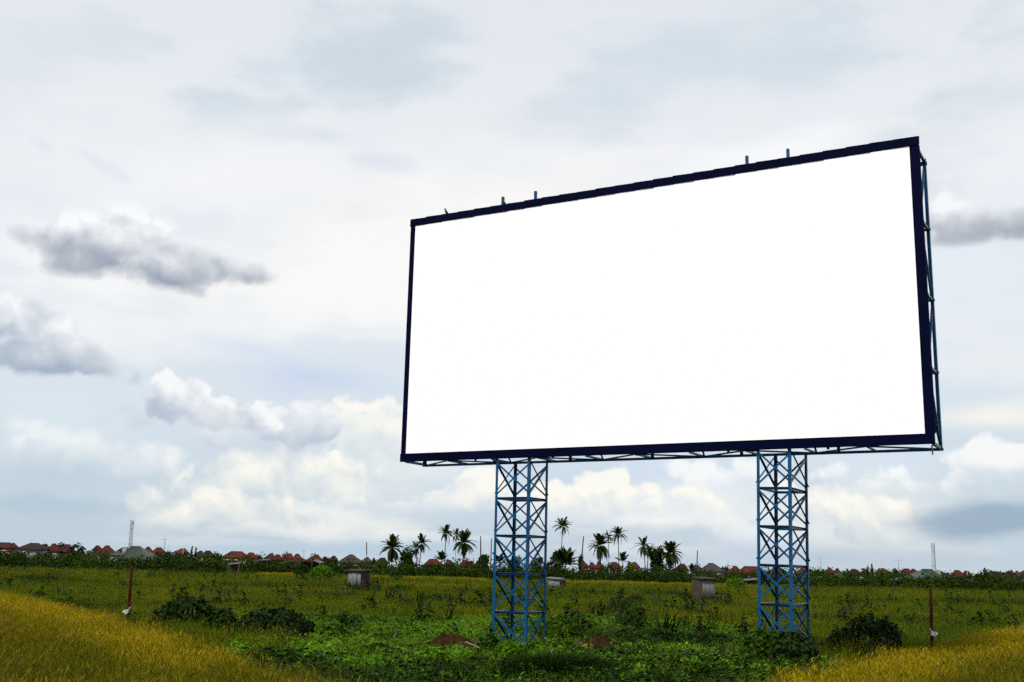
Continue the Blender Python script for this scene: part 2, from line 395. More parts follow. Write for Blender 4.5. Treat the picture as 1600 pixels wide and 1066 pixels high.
BLUE = mat('blue_paint', (0.0006, 0.046, 0.120), 0.28, 0.2, (0.001, 0.062, 0.152), 3.0, 0.15, 30, world_space=True)
NAVY = mat('navy_paint', (0.0006, 0.0014, 0.012), 0.7, 0.03, (0.001, 0.002, 0.018), 1.2, 0.1, 12, world_space=True)
WHITE_VINYL = mat('white_vinyl', (0.90, 0.90, 0.89), 0.6, 0.2)
RUST = mat('rust', (0.028, 0.005, 0.003), 0.85, 0.05, (0.06, 0.014, 0.006), 5, 0.6, 25)
SOIL = mat('soil', (0.016, 0.008, 0.003), 0.95, 0.03, (0.036, 0.018, 0.008), 4, 1.0, 9)
BARK = mat('bark', (0.025, 0.02, 0.013), 0.9, 0.05, (0.05, 0.04, 0.028), 3, 0.6, 14, stretch=(1, 1, 0.25))
PALMBARK = mat('palm_bark', (0.03, 0.024, 0.018), 0.9, 0.05, (0.06, 0.05, 0.04), 4, 0.5, 14)
TIN = mat('weathered_tin', (0.08, 0.085, 0.08), 0.55, 0.25, (0.17, 0.175, 0.17), 2.2, 0.2, 20, stretch=(3, 3, 0.6))
TIN_DARK = mat('dark_tin', (0.035, 0.025, 0.02), 0.8, 0.2, (0.07, 0.05, 0.04), 3, 0.3, 20, stretch=(4, 4, 0.5))
WOOD = mat('old_wood', (0.07, 0.035, 0.02), 0.85, 0.2, (0.13, 0.08, 0.05), 4, 0.5, 16, stretch=(1, 1, 0.2))
PALE_WOOD = mat('pale_wood', (0.35, 0.27, 0.2), 0.8, 0.2, (0.22, 0.15, 0.1), 6, 0.3, 20)
PLASTIC = mat('white_plastic', (0.5, 0.48, 0.51), 0.5, 0.3, (0.42, 0.41, 0.44), 7, 0.4, 20)
STEEL = mat('galvanised_steel', (0.38, 0.40, 0.43), 0.5, 0.5)
DARKSTEEL = mat('dark_steel', (0.10, 0.11, 0.12), 0.5, 0.5)
FEATHER = mat('dark_feathers', (0.012, 0.011, 0.012), 0.6, 0.3, (0.03, 0.025, 0.022), 20)
GLASS = mat('window_glass', (0.03, 0.035, 0.04), 0.1, 0.5)
FRAMEW = mat('window_frame', (0.7, 0.68, 0.63), 0.6, 0.3)

# ------------------------------------------------------------------ ground
def ground():
    m = bpy.data.materials.new('field_soil'); m.use_nodes = True
    nt = m.node_tree; N, L = nt.nodes, nt.links; b = N['Principled BSDF']
    b.inputs['Roughness'].default_value = 0.95; b.inputs['Specular IOR Level'].default_value = 0.1
    g = N.new('ShaderNodeNewGeometry')
    n1 = N.new('ShaderNodeTexNoise'); n1.inputs['Scale'].default_value = 0.05; n1.inputs['Detail'].default_value = 8
    n2 = N.new('ShaderNodeTexNoise'); n2.inputs['Scale'].default_value = 1.7; n2.inputs['Detail'].default_value = 8
    for n in (n1, n2): L.new(g.outputs['Position'], n.inputs['Vector'])
    r1 = N.new('ShaderNodeValToRGB'); L.new(n1.outputs[0], r1.inputs[0])
    r1.color_ramp.elements[0].position = 0.35; r1.color_ramp.elements[0].color = (0.018, 0.028, 0.004, 1)
    r1.color_ramp.elements[1].position = 0.68; r1.color_ramp.elements[1].color = (0.055, 0.052, 0.006, 1)
    mx = N.new('ShaderNodeMix'); mx.data_type = 'RGBA'; mx.blend_type = 'MIX'
    r2 = N.new('ShaderNodeMapRange'); L.new(n2.outputs[0], r2.inputs['Value']); r2.inputs['From Min'].default_value = 0.4; r2.inputs['From Max'].default_value = 0.7; r2.inputs['To Max'].default_value = 0.7
    L.new(r2.outputs[0], mx.inputs[0]); L.new(r1.outputs[0], mx.inputs[6]); mx.inputs[7].default_value = (0.02, 0.016, 0.006, 1)
    L.new(mx.outputs[2], b.inputs['Base Color'])
    ys = np.concatenate([np.linspace(-60, 0, 7), np.linspace(5, 120, 60), np.linspace(130, 420, 50), [600, 1000, 2000, 4500]])
    xs = np.concatenate([[-4500, -2000, -900, -400], np.linspace(-250, -60, 20), np.linspace(-55, 55, 60), np.linspace(60, 250, 20), [400, 900, 2000, 4500]])
    X, Y = np.meshgrid(xs, ys)
    Z = 0.06 * np.sin(X * 0.35 + 1.3 * np.sin(Y * 0.21)) + 0.05 * np.sin(Y * 0.47 + X * 0.13)
    Z *= np.clip((400 - np.hypot(X, Y)) / 300, 0, 1)
    nx = len(xs)
    F = [(j * nx + i, j * nx + i + 1, (j + 1) * nx + i + 1, (j + 1) * nx + i) for j in range(len(ys) - 1) for i in range(nx - 1)]
    me = np_mesh('ground', np.stack([X.ravel(), Y.ravel(), Z.ravel() - 0.05], 1), F)
    me.polygons.foreach_set('use_smooth', [True] * len(me.polygons))
    tag(link('ground', me, m), kind='structure')
ground()

# ------------------------------------------------------------------ billboard
BY = 0.5231
BU = Vector((math.cos(BY), -math.sin(BY), 0)); BB = Vector((math.sin(BY), math.cos(BY), 0)); UP = Vector((0, 0, 1))
BORG = Vector((-3.4634, 36.8227, 0))             # ground below the lower left corner of the white face
BW, BH, BZ, BD = 16.584, 8.0, 3.7447 + EYE, 1.32
def billboard():
    root = empty('billboard', BORG, 'huge blank white billboard with navy frame standing on two blue lattice towers', 'billboard', rz=-BY)
    X, Y, Z = Vector((1, 0, 0)), Vector((0, 1, 0)), UP
    z0, z1 = BZ, BZ + BH
    # face panel: vinyl sheets butted
    MB().box((BW / 2, -0.022, z0 + BH / 2), (BW - .004, 0.044, BH - .004)).build('face_panel', WHITE_VINYL, root)
    lw, rw, tw, bw = 0.20, 0.26, 0.20, 0.27
    dep = 0.10
    MB().box((BW / 2, 0.0, z0 - bw / 2), (BW + lw + rw, dep, bw)).build('bottom_frame_beam', NAVY, root, bevel=0.008)
    MB().box((-lw / 2, 0.0, z0 + BH / 2), (lw, dep, BH - 0.004)).build('left_frame_beam', NAVY, root, bevel=0.008)
    MB().box((BW + rw / 2, 0.0, z0 + BH / 2), (rw, dep, BH - 0.004)).build('right_frame_beam', NAVY, root, bevel=0.008)
    MB().box((BW / 2, 0.0, z1 + tw / 2), (BW + lw + rw, dep, tw)).build('top_frame_beam', NAVY, root, bevel=0.008)
    # lapped trim sheets along the top, each a little tilted
    n = 26; step = (BW + lw + rw) / n
    shm = MB().box((0, 0, 0), (step * 1.04, 0.018, tw + 0.05)).mesh('trim_sheet', bevel=0.004)
    for i in range(n):
        link('trim_sheet', shm, NAVY, root, (-lw + step * (i + .5), -dep / 2 - 0.012 - 0.006 * (i % 2), z1 + tw / 2 + 0.032 + rnd.uniform(-.006, .006)), (0, R(1.5 + rnd.uniform(-.3, .3)), 0))
    # trusses behind the face: chord = part, lacing = its pieces
    x0, x1, zt, zb = -lw + 0.02, BW + rw - 0.02, z1 + 0.06, z0 - bw + 0.06
    f = 0.07
    zb = BCH - 0.04
    def truss(name, chord, braces):
        c = MB()
        for (p, q, s, u, a) in chord: c.angle(p, q, s, u, a)
        o = c.build(name, BLUE, root)
        for (p, q, s, u, a) in braces:
            MB().angle(p, q, s, u, a).build('brace', BLUE, o)
    nb = 10
    xs = [x0 + 0.1 + (x1 - x0 - 0.2) * i / nb for i in range(nb + 1)]
    truss('bottom_truss', [((x0, BD, zb), (x1, BD, zb), -Y, Z, 0.08)],
          [((x, f, zb + .02), (x, BD, zb + .02), X, Z, 0.07) for x in xs] +
          [((xs[i], f if i % 2 else BD, zb + .03), (xs[i + 1], BD if i % 2 else f, zb + .03), Z, Y, 0.045) for i in range(nb)] +
          [((xs[i], BD, zb + .05), (xs[i], f + .05, zb + 1.1), X, Y, 0.06) for i in range(0, nb + 1, 2)])
    truss('top_truss', [((x0, BD, zt - .1), (x1, BD, zt - .1), -Y, -Z, 0.10)],
          [((x, f, zt), (x, BD, zt - .1), X, -Z, 0.06) for x in xs[::2]] +
          [((xs[i], f if i % 4 else BD, zt - .04), (xs[i + 2], BD if i % 4 else f, zt - .04), -Z, Y, 0.06) for i in range(0, nb, 2)])
    nz = 4; zs = [zb + .05 + (zt - .15 - zb) * i / nz for i in range(nz + 1)]
    for name, xx, sx in (('right_truss', x1 - 0.02, -1), ('left_truss', x0 + 0.02, 1)):
        s = X * sx
        truss(name, [((xx, BD, zb), (xx, BD, zt), s, -Y, 0.10), ((xx, f, zb + .1), (xx, f, zt - .1), s, Y, 0.06)],
              [((xx + sx * .02, f, z), (xx + sx * .02, BD, z), s, Z, 0.07) for z in zs] +
              [((xx + sx * .03, f if i % 2 else BD, zs[i]), (xx + sx * .03, BD if i % 2 else f, zs[i + 1]), s, Y, 0.06) for i in range(nz)])
    for x in np.linspace(x0, x1, 7)[1:-1]:
        b = MB().angle((x, BD, zb), (x, BD, zt - .1), X, -Y, 0.08); b.angle((x, f, zb), (x, f, zt - .1), X, Y, 0.08)
        for i in range(nz): b.angle((x + .02, f if i % 2 else BD, zs[i]), (x + .02, BD if i % 2 else f, zs[i + 1]), X, Y, 0.05)
        b.build('rear_rib', BLUE, root)
    for z in zs[1:-1]:
        MB().angle((x0, BD - .02, z), (x1, BD - .02, z), -Y, Z, 0.08).build('rear_rail', BLUE, root)
    # stub posts above the top edge
    for px, py in ((786, 308), (837, 299), (1167, 244), (1231, 233)):
        d = ray(px, py); nrm = BB; k = (BORG + BB * .15 - EYEV).dot(nrm) / d.dot(nrm)
        P = EYEV + d * k; u = (P - BORG).dot(BU)
        MB().box((u, 0.15, (P.z + zt) / 2 - .1), (0.085, 0.085, P.z - zt + .2)).build('stub_post', BLUE, root, bevel=0.006)
    # a short hanging cable end at the lower right corner
    MB().tube([(BW + .12, .16, zb + .03), (BW + .13, .16, zb - .22)], 0.022, 6).build('hanging_cable', DARKSTEEL, root)

    # towers
    def tower(u0, w, wd, ph, npan, ztop, lean, lv0):
        t = empty('support_tower', (u0, 0.06, 0), None, None, parent=root)
        t.rotation_euler = lean
        cs = [Vector((0, 0, 0)), Vector((w, 0, 0)), Vector((w, wd, 0)), Vector((0, wd, 0))]
        inn = [(X, Y), (-X, Y), (-X, -Y), (X, -Y)]
        la = 0.085
        for c, (sx, sy) in zip(cs, inn):
            MB().angle(c + Z * -0.3, c + Z * ztop, sx, sy, la, 0.012).build('leg', BLUE, t)
        lv = [lv0 + ph * i for i in range(npan + 1)]
        for k in range(4):
            a, b = cs[k], cs[(k + 1) % 4]; d = (b - a).normalized(); nin = Vector((-d.y, d.x, 0))
            for i in range(npan + 1):
                if lv[i] > ztop - 0.1: continue
                MB().angle_in(a + d * .015 + nin * .016 + Z * lv[i], b - d * .015 + nin * .016 + Z * lv[i], nin, -Z, 0.075, 0.01).build('cross_strut', BLUE, t)
            for i in range(npan):
                lo, hi = lv[i] + .12, min(lv[i + 1] - .10, ztop - .05)
                up_d = (b + Z * hi) - (a + Z * lo)
                s1 = up_d.normalized(); n1 = s1.cross(nin).normalized()
                if n1.z < 0: n1 = -n1
                MB().angle(a + d * .03 + nin * .018 + Z * lo, b - d * .03 + nin * .018 + Z * hi, nin, -n1, 0.052, 0.008).build('diagonal_brace', BLUE, t)
                dn_d = (b + Z * lo) - (a + Z * hi)
                s2 = dn_d.normalized(); n2 = s2.cross(nin).normalized()
                if n2.z < 0: n2 = -n2
                MB().angle(a + d * .03 - nin * .004 + Z * hi, b - d * .03 - nin * .004 + Z * lo, -nin, n2, 0.046, 0.008).build('diagonal_brace', BLUE, t)
        MB().box((w / 2, wd / 2, -0.12), (w + .5, wd + .5, 0.35)).build('footing', CONCRETE, t, bevel=0.02)
        return t
    zt_ = BZ - 0.27 + 0.04
    tower(TL[0], TL[1], TL[1], TL[2], 5, zt_, (0, 0, 0), TL[3])
    tower(TR[0] - .09, TR[1], 1.75, TR[2], 6, zt_, (0, R(1.0), 0), TR[3])
CONCRETE = mat('concrete', (0.3, 0.29, 0.27), 0.9, 0.2, (0.2, 0.19, 0.17), 3, 0.4, 20)
def on_face(px, py):                       # u and height of a sight line on the billboard's front plane
    d = ray(px, py); k = (BORG - EYEV).dot(BB) / d.dot(BB); P = EYEV + d * k
    return (P - BORG).dot(BU), P.z
def on_rear(px, py):
    d = ray(px, py); k = (BORG + BB * BD - EYEV).dot(BB) / d.dot(BB); return (EYEV + d * k).z
BCH = (on_rear(664.4, 728.5) + on_rear(1474.5, 701.5)) / 2
uL, _ = on_face(773.0, 745); uLf, _ = on_face(826.0, 745)
zl = [on_face(825.0, y)[1] for y in (776, 837, 897.5, 959, 1019)]
uR, _ = on_face(1181.0, 735); uRf, _ = on_face(1234.5, 735)
zr = [on_face(1233.0, y)[1] for y in (759.5, 822, 883, 943.7)]
phL = (zl[0] - zl[4]) / 4; phR = (zr[0] - zr[3]) / 3
TL = (uL, uLf - uL, phL, zl[4]); TR = (uR, uRf - uR, phR, zr[3] - 2 * phR)
print('towers', BCH, BZ, TL, TR, zl, zr)
billboard()
# ------------------------------------------------------------------ foliage builders
def leaf_cloud(lobes, n, size, rng, skin=0.33, zmin=0.03, aspect=0.55, upb=0.25):
    L = np.array(lobes, float)
    wgt = (L[:, 3] * L[:, 4] * L[:, 5]) ** (2 / 3); wgt /= wgt.sum()
    k = rng.choice(len(L), n, p=wgt)
    d = rng.normal(size=(n, 3)); d /= np.linalg.norm(d, axis=1)[:, None]
    rad = rng.random(n) ** skin * (1 + rng.normal(0, 0.07, n))
    P = L[k, :3] + d * L[k, 3:] * rad[:, None]
    keep = P[:, 2] > zmin
    P, d = P[keep], d[keep]; n = len(P)
    nr = d * 0.8 + rng.normal(0, 0.55, (n, 3)) + np.array([0, 0, upb]); nr /= np.linalg.norm(nr, axis=1)[:, None]
    t = np.cross(nr, rng.normal(size=(n, 3))); t /= np.linalg.norm(t, axis=1)[:, None]
    b = np.cross(nr, t)
    s = (size * rng.uniform(0.55, 1.35, n))[:, None]
    V = np.empty((n, 4, 3)); V[:, 0] = P - t * s; V[:, 1] = P + b * s * aspect + nr * s * .12; V[:, 2] = P + t * s; V[:, 3] = P - b * s * aspect + nr * s * .12
    return V.reshape(-1, 3), np.arange(n * 4).reshape(n, 4)
def lobes_for(w, h, z0, rng, n=9, d=None):
    d = d or w
    out = [(0, 0, z0 + h * .45, w * .34, d * .34, h * .42)]
    for i in range(n):
        a = rng.uniform(0, 6.283); r = rng.uniform(.15, .38); zz = rng.uniform(.2, .82)
        q = rng.uniform(.15, .27) * (1.25 - 0.4 * zz)
        out.append((math.cos(a) * w * r * (1.2 - .5 * zz), math.sin(a) * d * r * (1.2 - .5 * zz), z0 + h * zz, w * q, d * q, h * q * .8))
    return out

G_DARK = leaf_mat('dark_foliage', (0.007, 0.017, 0.002), (0.022, 0.042, 0.004), transl=0.15, per_obj=0.25)
G_MID = leaf_mat('mid_foliage', (0.016, 0.04, 0.003), (0.04, 0.08, 0.006), transl=0.2, per_obj=0.25)
G_BRIGHT = leaf_mat('bright_foliage', (0.03, 0.085, 0.003), (0.075, 0.15, 0.006), transl=0.25, per_obj=0.25)
G_OLIVE = leaf_mat('olive_foliage', (0.04, 0.05, 0.006), (0.08, 0.085, 0.01), transl=0.2, per_obj=0.25)
G_PALM = leaf_mat('palm_foliage', (0.010, 0.02, 0.002), (0.03, 0.04, 0.005), transl=0.1, per_obj=0.25)
G_PALMDRY = leaf_mat('dry_palm_foliage', (0.03, 0.022, 0.008), (0.06, 0.043, 0.017), transl=0.1, per_obj=0.2)

def trunk_mb(h, r, rng, limbs=3, w=2.0, lean=0.05):
    mb = MB(); a = rng.uniform(0, 6.28); lx, ly = lean * h * math.cos(a), lean * h * math.sin(a)
    pts = [(lx * t * t, ly * t * t, h * t - 0.1) for t in (0, .3, .6, 1)]
    mb.tube(pts, [r * 1.25, r, r * .8, r * .5], 7)
    for i in range(limbs):
        b = a + 6.28 * i / limbs + rng.uniform(-.4, .4); z = h * rng.uniform(.4, .75); l = w * rng.uniform(.25, .4)
        p0 = Vector((lx * .4, ly * .4, z)); p2 = p0 + Vector((math.cos(b) * l, math.sin(b) * l, l * rng.uniform(.5, 1.1)))
        mb.tube([p0, (p0 + p2) / 2 + Vector((0, 0, l * .1)), p2], [r * .5, r * .35, r * .15], 5)
    return mb
_tn = [100]
def tree(px, ytop, wpx, Y, label, m=None, cat='tree', name='broad_tree', group=None, base=0.12, leaf=None, n=700, lob=9, kind='round', stem=True):
    _tn[0] += 1; rng = np.random.default_rng(_tn[0])
    P = at(px, ytop, Y); h = P.z; w = wpx * m_per_px(Y)
    o = empty(name, (P.x, Y, 0), label, cat, group)
    if kind == 'column':
        lobes = [(rng.uniform(-.1, .1) * w, 0, h * t, w * .5 * (1.1 - t) + .1 * w, w * .5 * (1.1 - t) + .1 * w, h * .16) for t in np.linspace(.12, .92, 7)]
    elif kind == 'bush':
        lobes = [(0, 0, h * .5, w * .43, w * .43, h * .5)] + [(rng.uniform(-.34, .34) * w, rng.uniform(-.34, .34) * w, h * rng.uniform(.2, .66), w * rng.uniform(.14, .24), w * rng.uniform(.14, .24), h * rng.uniform(.18, .3)) for _ in range(lob)]
    else:
        lobes = lobes_for(w, h * (1 - base), h * base, rng, lob)
    V, F = leaf_cloud(lobes, n, leaf or max(.22, .085 * w), rng)
    link('crown' if cat == 'tree' else 'foliage', np_mesh('crown', V, F), m or G_DARK, o)
    if stem:
        trunk_mb(h * (.45 if kind == 'bush' else .7), max(.015, .022 * w), rng, 3, w * (.35 if kind == 'bush' else 1)).build('trunk' if cat == 'tree' else 'stem', BARK, o, True)
    return o

# ------------------------------------------------------------------ palms
def frond_mesh(rise, droop, seed, dry=False, pairs=15):
    rng = np.random.default_rng(seed); V, F = [], []
    def q(s): return Vector((s * (1 - .18 * s * droop), 0, rise * s - droop * s ** 2.2))
    for i in range(8):                       # rachis
        a, b = q(i / 8), q((i + 1) / 8); w0, w1 = .018 * (1 - i / 9), .018 * (1 - (i + 1) / 9)
        k = len(V); V += [a + Vector((0, w0, 0)), a - Vector((0, w0, 0)), b - Vector((0, w1, 0)), b + Vector((0, w1, 0))]; F.append((k, k + 1, k + 2, k + 3))
    for i in range(pairs):
        s = .16 + .82 * i / (pairs - 1); p = q(s); tg = (q(min(1, s + .02)) - q(s - .02)).normalized()
        L = (.10 + .22 * math.sin(math.pi * min(1, s * .9 + .12)) ** .8) * rng.uniform(.8, 1.1)
        for sd in (-1, 1):
            drop = rng.uniform(.25, .6) + (.9 if dry else 0)
            d = (tg * .75 + Vector((0, sd, 0)) * .8 - UP * drop).normalized()
            wv = tg * .05
            e = p + d * L
            k = len(V); V += [p - wv, p + wv, (p + e) / 2 + wv * .8, e]; F.append((k, k + 1, k + 2, k + 3))
    return np_mesh('frond', [tuple(v) for v in V], F)
FRONDS = [frond_mesh(.45, .55, 1), frond_mesh(.3, .75, 2), frond_mesh(.2, 1.0, 3)]
FRONDS_UP = [frond_mesh(.25, .28, 4), frond_mesh(.2, .4, 5)]
FROND_DRY = frond_mesh(.05, .9, 6, True, 11)
for f in FRONDS + FRONDS_UP: f.materials.append(G_PALM)
FROND_DRY.materials.append(G_PALMDRY)
_pn = [0]
def palm(px, ycrown, Y, L, n, label, lo=-40, hi=82, bend=0.0, dry=3, base_r=.16, up=False, name='coconut_palm', group='palms standing along the far edge of the field', tr=None):
    _pn[0] += 1; r = random.Random(_pn[0] * 7)
    P = at(px, ycrown, Y); h = P.z
    bx = -bend
    o = empty(name, (P.x + bx, Y, 0), label, 'palm tree', group)
    pts = [(-bx * (t ** 1.6), .2 * math.sin(t * 3), h * t - .15 * (1 - t)) for t in np.linspace(0, 1, 8)]
    if h > .6: MB().tube(pts, [base_r * (1.35 if i == 0 else 1 - .05 * i) for i in range(8)], 8).build('trunk', PALMBARK, o, True)
    for i in range(n):
        t = (i + .5) / n; el = R(lo + (hi - lo) * t ** .8 + r.uniform(-8, 8)); az = i * 2.39996 + r.uniform(-.25, .25)
        me = (FRONDS_UP if up or el > R(55) else FRONDS)[r.randrange(2 if up or el > R(55) else 3)]
        f = link('frond', me, None, o, (-bx, 0, h), (0, -el, az)); s = L * 1.08 * r.uniform(.85, 1.1); f.scale = (s, s, s)
    for i in range(dry):
        f = link('dead_frond', FROND_DRY, None, o, (-bx, 0, h - .1), (0, R(r.uniform(45, 70)), r.uniform(0, 6.28))); s = L * r.uniform(.6, .95); f.scale = (s, s, s)
    return o
PY = 280
palm(613, 857, PY, 3.3, 40, 'bushy coconut palm with skirt of hanging fronds, leftmost of the palms', -74, 84, 0, 12, .2)
palm(650, 857, PY + 6, 2.1, 15, 'short leaning palm touching the dark round tree on its left', -55, 70, -.6, 2, .14)
palm(659, 850, PY + 2, 2.7, 18, 'coconut palm with thin ragged crown just right of the dark round tree', -60, 80, .5, 3, .14)
palm(697, 834, PY, 2.5, 20, 'tall slim palm, highest crown left of the billboard', -32, 80, .2, 3, .13)
palm(713, 836, PY + 10, 1.9, 14, 'very thin tall palm with small crown behind the wide star shaped palm', -40, 80, 0, 3, .10)
palm(725, 849, PY - 4, 3.3, 30, 'wide star shaped coconut palm nearest the left tower on its left side', -65, 85, .2, 4, .16)
palm(690, 876, PY - 6, 2.4, 12, 'low young palm with upright fronds under the tall slim palm', 5, 80, 0, 0, .14, True)
palm(780, 880, PY, 3.0, 14, 'low dark palm seen through the left tower lattice', -5, 80, 0, 1, .16)
palm(879, 823, PY - 2, 2.6, 20, 'lone tall palm immediately right of the left billboard tower', -28, 78, .3, 2, .12)
palm(884, 884, PY - 8, 4.2, 18, 'big low palm with spiky upright fronds at the foot of the lone tall palm', 5, 82, 0, 0, .2, True)
palm(938, 853, PY - 4, 3.3, 30, 'wide star shaped coconut palm midway between the two towers', -65, 85, -.2, 4, .16)
palm(951, 839, PY + 10, 1.9, 14, 'thin tall palm with small crown touching the star shaped palm between the towers', -40, 80, 0, 3, .10)
palm(966, 836, PY, 2.5, 20, 'tall slim palm with highest crown in the group between the towers', -32, 80, -.2, 3, .13)
palm(973, 878, PY - 6, 2.4, 12, 'low young palm with upright fronds under the tall palm between the towers', 5, 80, 0, 0, .14, True)
palm(1006, 854, PY + 2, 2.7, 18, 'ragged thin palm left of the dark round tree between the towers', -60, 80, -.5, 3, .14)
palm(1014, 861, PY + 6, 2.1, 15, 'short palm overlapping the left side of the round tree between the towers', -55, 70, .6, 2, .14)
palm(1048, 866, PY, 3.3, 40, 'bushy coconut palm with hanging skirt, rightmost of the palms', -74, 84, 0, 12, .2)
palm(583 + 100, 892, PY - 12, 1.8, 12, 'small ground palm in the bushes below the tall slim palm', 0, 80, 0, 0, .12, True, group=None)
palm(583, 885, PY - 4, 1.9, 12, 'small dark palm beside the leftmost bare pole', 0, 80, 0, 0, .12, True, group=None)
palm(1081, 893, PY - 4, 1.9, 12, 'small dark palm just left of the rightmost bare pole', 0, 80, 0, 0, .12, True, group=None)

# bare poles (dead palm trunks)
def pole(px, y0, y1, Y, r0, label, bend=0.0):
    T, B = at(px, y0, Y), at(px, y1, Y)
    o = MB().tube([(bend * math.sin(t * 3.1), 0, -.2 + (T.z + .2) * t) for t in np.linspace(0, 1, 7)], [r0 * (1 - .06 * i) for i in range(7)], 8).build('bare_trunk', PALMBARK, None, True, loc=(T.x, Y, 0))
    tag(o, label, 'dead trunk', 'bare dead trunks along the treeline')
pole(572.5, 847, 882, PY - 2, .17, 'bare dead trunk standing alone left of all palms', .25)
pole(751, 838, 884, PY - 2, .20, 'bare dead trunk right of the star shaped palm, left of the left tower', .12)
pole(768, 841, 884, PY - 2, .17, 'bare dead trunk touching the left edge of the left tower', .0)
pole(912, 838, 885, PY - 2, .20, 'bent bare dead trunk right of the lone tall palm', -.35)
pole(1090, 860, 892, PY - 2, .17, 'bare dead trunk standing alone right of the palms, near the grey roofs', -.2)
pole(740, 872, 893, PY - 8, .10, 'short thin stake in the bushes left of the left tower', .0)
pole(922, 875, 893, PY - 8, .10, 'short thin stake in the bushes right of the bent trunk', .0)

# ------------------------------------------------------------------ trees by the houses
TREES = [
 (58, 846, 16, 300, 'dark tree showing above the brown hip roof', None, 'round'), (72, 848, 22, 305, 'mid green tree right of the brown hip roof', G_MID, 'round'),
 (95, 846, 26, 310, 'broad tree rising behind the twin dark red gables', G_DARK, 'round'), (121, 849, 34, 262, 'big black green round tree between red gables at far left', G_DARK, 'bush'),
 (30, 862, 26, 255, 'dark shrubby tree in front of the peach house', G_DARK, 'bush'), (186, 859, 18, 258, 'dark tree left of the green roofed hall', G_DARK, 'bush'),
 (140, 857, 12, 275, 'small pointed tree between the big round tree and a red roof', G_MID, 'round'), (266, 858, 18, 285, 'pointed dark tree right under the antenna cross', G_DARK, 'round'),
 (254, 863, 24, 270, 'dark tree between the green roof slope and the antenna', G_DARK, 'bush'), (284, 864, 34, 258, 'wide mid green tree in front of the orange roof', G_MID, 'bush'),
 (300, 855, 7, 270, 'taller of two slim cypresses at left', G_DARK, 'column'), (306, 857, 5.5, 271, 'shorter of two slim cypresses at left', G_DARK, 'column'),
 (339, 862, 22, 272, 'round tree right of the maroon roofs at left', G_DARK, 'bush'), (322, 873, 24, 255, 'shadowy bush tree right of the white water tank at left', G_DARK, 'bush'),
 (405, 864, 16, 280, 'dark tree between two groups of red roofs', G_DARK, 'round'), (447, 860, 15, 330, 'dome shaped tree rising above the red roof row', G_MID, 'bush'),
 (425, 875, 20, 268, 'dark tree below the red roof row', G_DARK, 'bush'), (512, 866, 16, 285, 'spiky dark tree right of the red roof row', G_DARK, 'round'),
 (522, 868, 14, 290, 'dark tree left of the mauve grey roof', G_DARK, 'round'), (637, 845, 27, 280, 'tall dark round tree standing between the left palms', G_DARK, 'round'),
 (757, 861, 20, 281, 'leafy tree right beside the left tower between the bare trunks', G_MID, 'round'), (805, 863, 22, 283, 'dark tree seen through the middle of the left tower', G_DARK, 'round'),
 (838, 868, 24, 279, 'dark tree seen at right inside the left tower', G_DARK, 'round'), (868, 859, 30, 282, 'dark spreading tree right behind the left tower', G_DARK, 'round'),
 (907, 862, 12, 281, 'narrow dark tree left of the bent dead trunk', G_DARK, 'round'), (1025, 851, 27, 280, 'tall dark round tree between palms at right', G_DARK, 'round'),
 (985, 876, 14, 280, 'yellowish green small tree right of the low young palm', G_BRIGHT, 'round'), (1060, 888, 24, 285, 'dark tree right of the rightmost palm', G_DARK, 'bush'),
 (1132, 884, 16, 290, 'dark tree right of the mauve grey roof near right tower', G_DARK, 'round'), (1222, 889, 22, 275, 'dark tree seen through the right tower', G_DARK, 'bush'),
 (1275, 887, 16, 280, 'dark pointed tree right next to the right tower', G_DARK, 'round'), (1287, 890, 24, 268, 'dark round tree right of the right tower', G_DARK, 'bush'),
 (1322, 889, 26, 272, 'dark dome tree left of the maroon roofs at right', G_DARK, 'bush'), (1362, 884, 6.5, 270, 'taller of two slim cypresses at right', G_DARK, 'column'),
 (1355.5, 886, 5, 271, 'shorter of two slim cypresses at right', G_DARK, 'column'), (1381, 893, 34, 258, 'wide mid green tree in front of the orange roof at right', G_MID, 'bush'),
 (1398, 887, 15, 285, 'pointed dark tree left of the green roof at right', G_DARK, 'round'), (1411, 893, 22, 270, 'dark tree between orange roof and green roof at right', G_DARK, 'bush'),
 (1480, 894, 18, 258, 'dark tree just right of the lattice mast at right', G_DARK, 'bush'), (1528, 897, 16, 270, 'small tree left of the big black green tree at right', G_MID, 'bush'),
 (1542, 890, 34, 262, 'big black green round tree at far right', G_DARK, 'bush'), (1555, 888, 24, 310, 'broad tree behind the twin red gables at far right', G_DARK, 'round'),
 (1577, 889, 18, 305, 'tree rising behind the right one of twin red gables', G_MID, 'round'), (1590, 891, 16, 300, 'dark tree at the right picture edge', G_DARK, 'round'),
 (1345, 897, 22, 262, 'dark bush tree beside the white water tank at right', G_DARK, 'bush'), (1300, 897, 20, 266, 'mid green bush tree below the red roofs at right', G_MID, 'bush'),
]
for (px, yt, w, Y, lab, m, k) in TREES:
    tree(px, yt, w, Y, lab, m, kind=k, group='trees among the houses', n=1300 if w > 12 else 700)

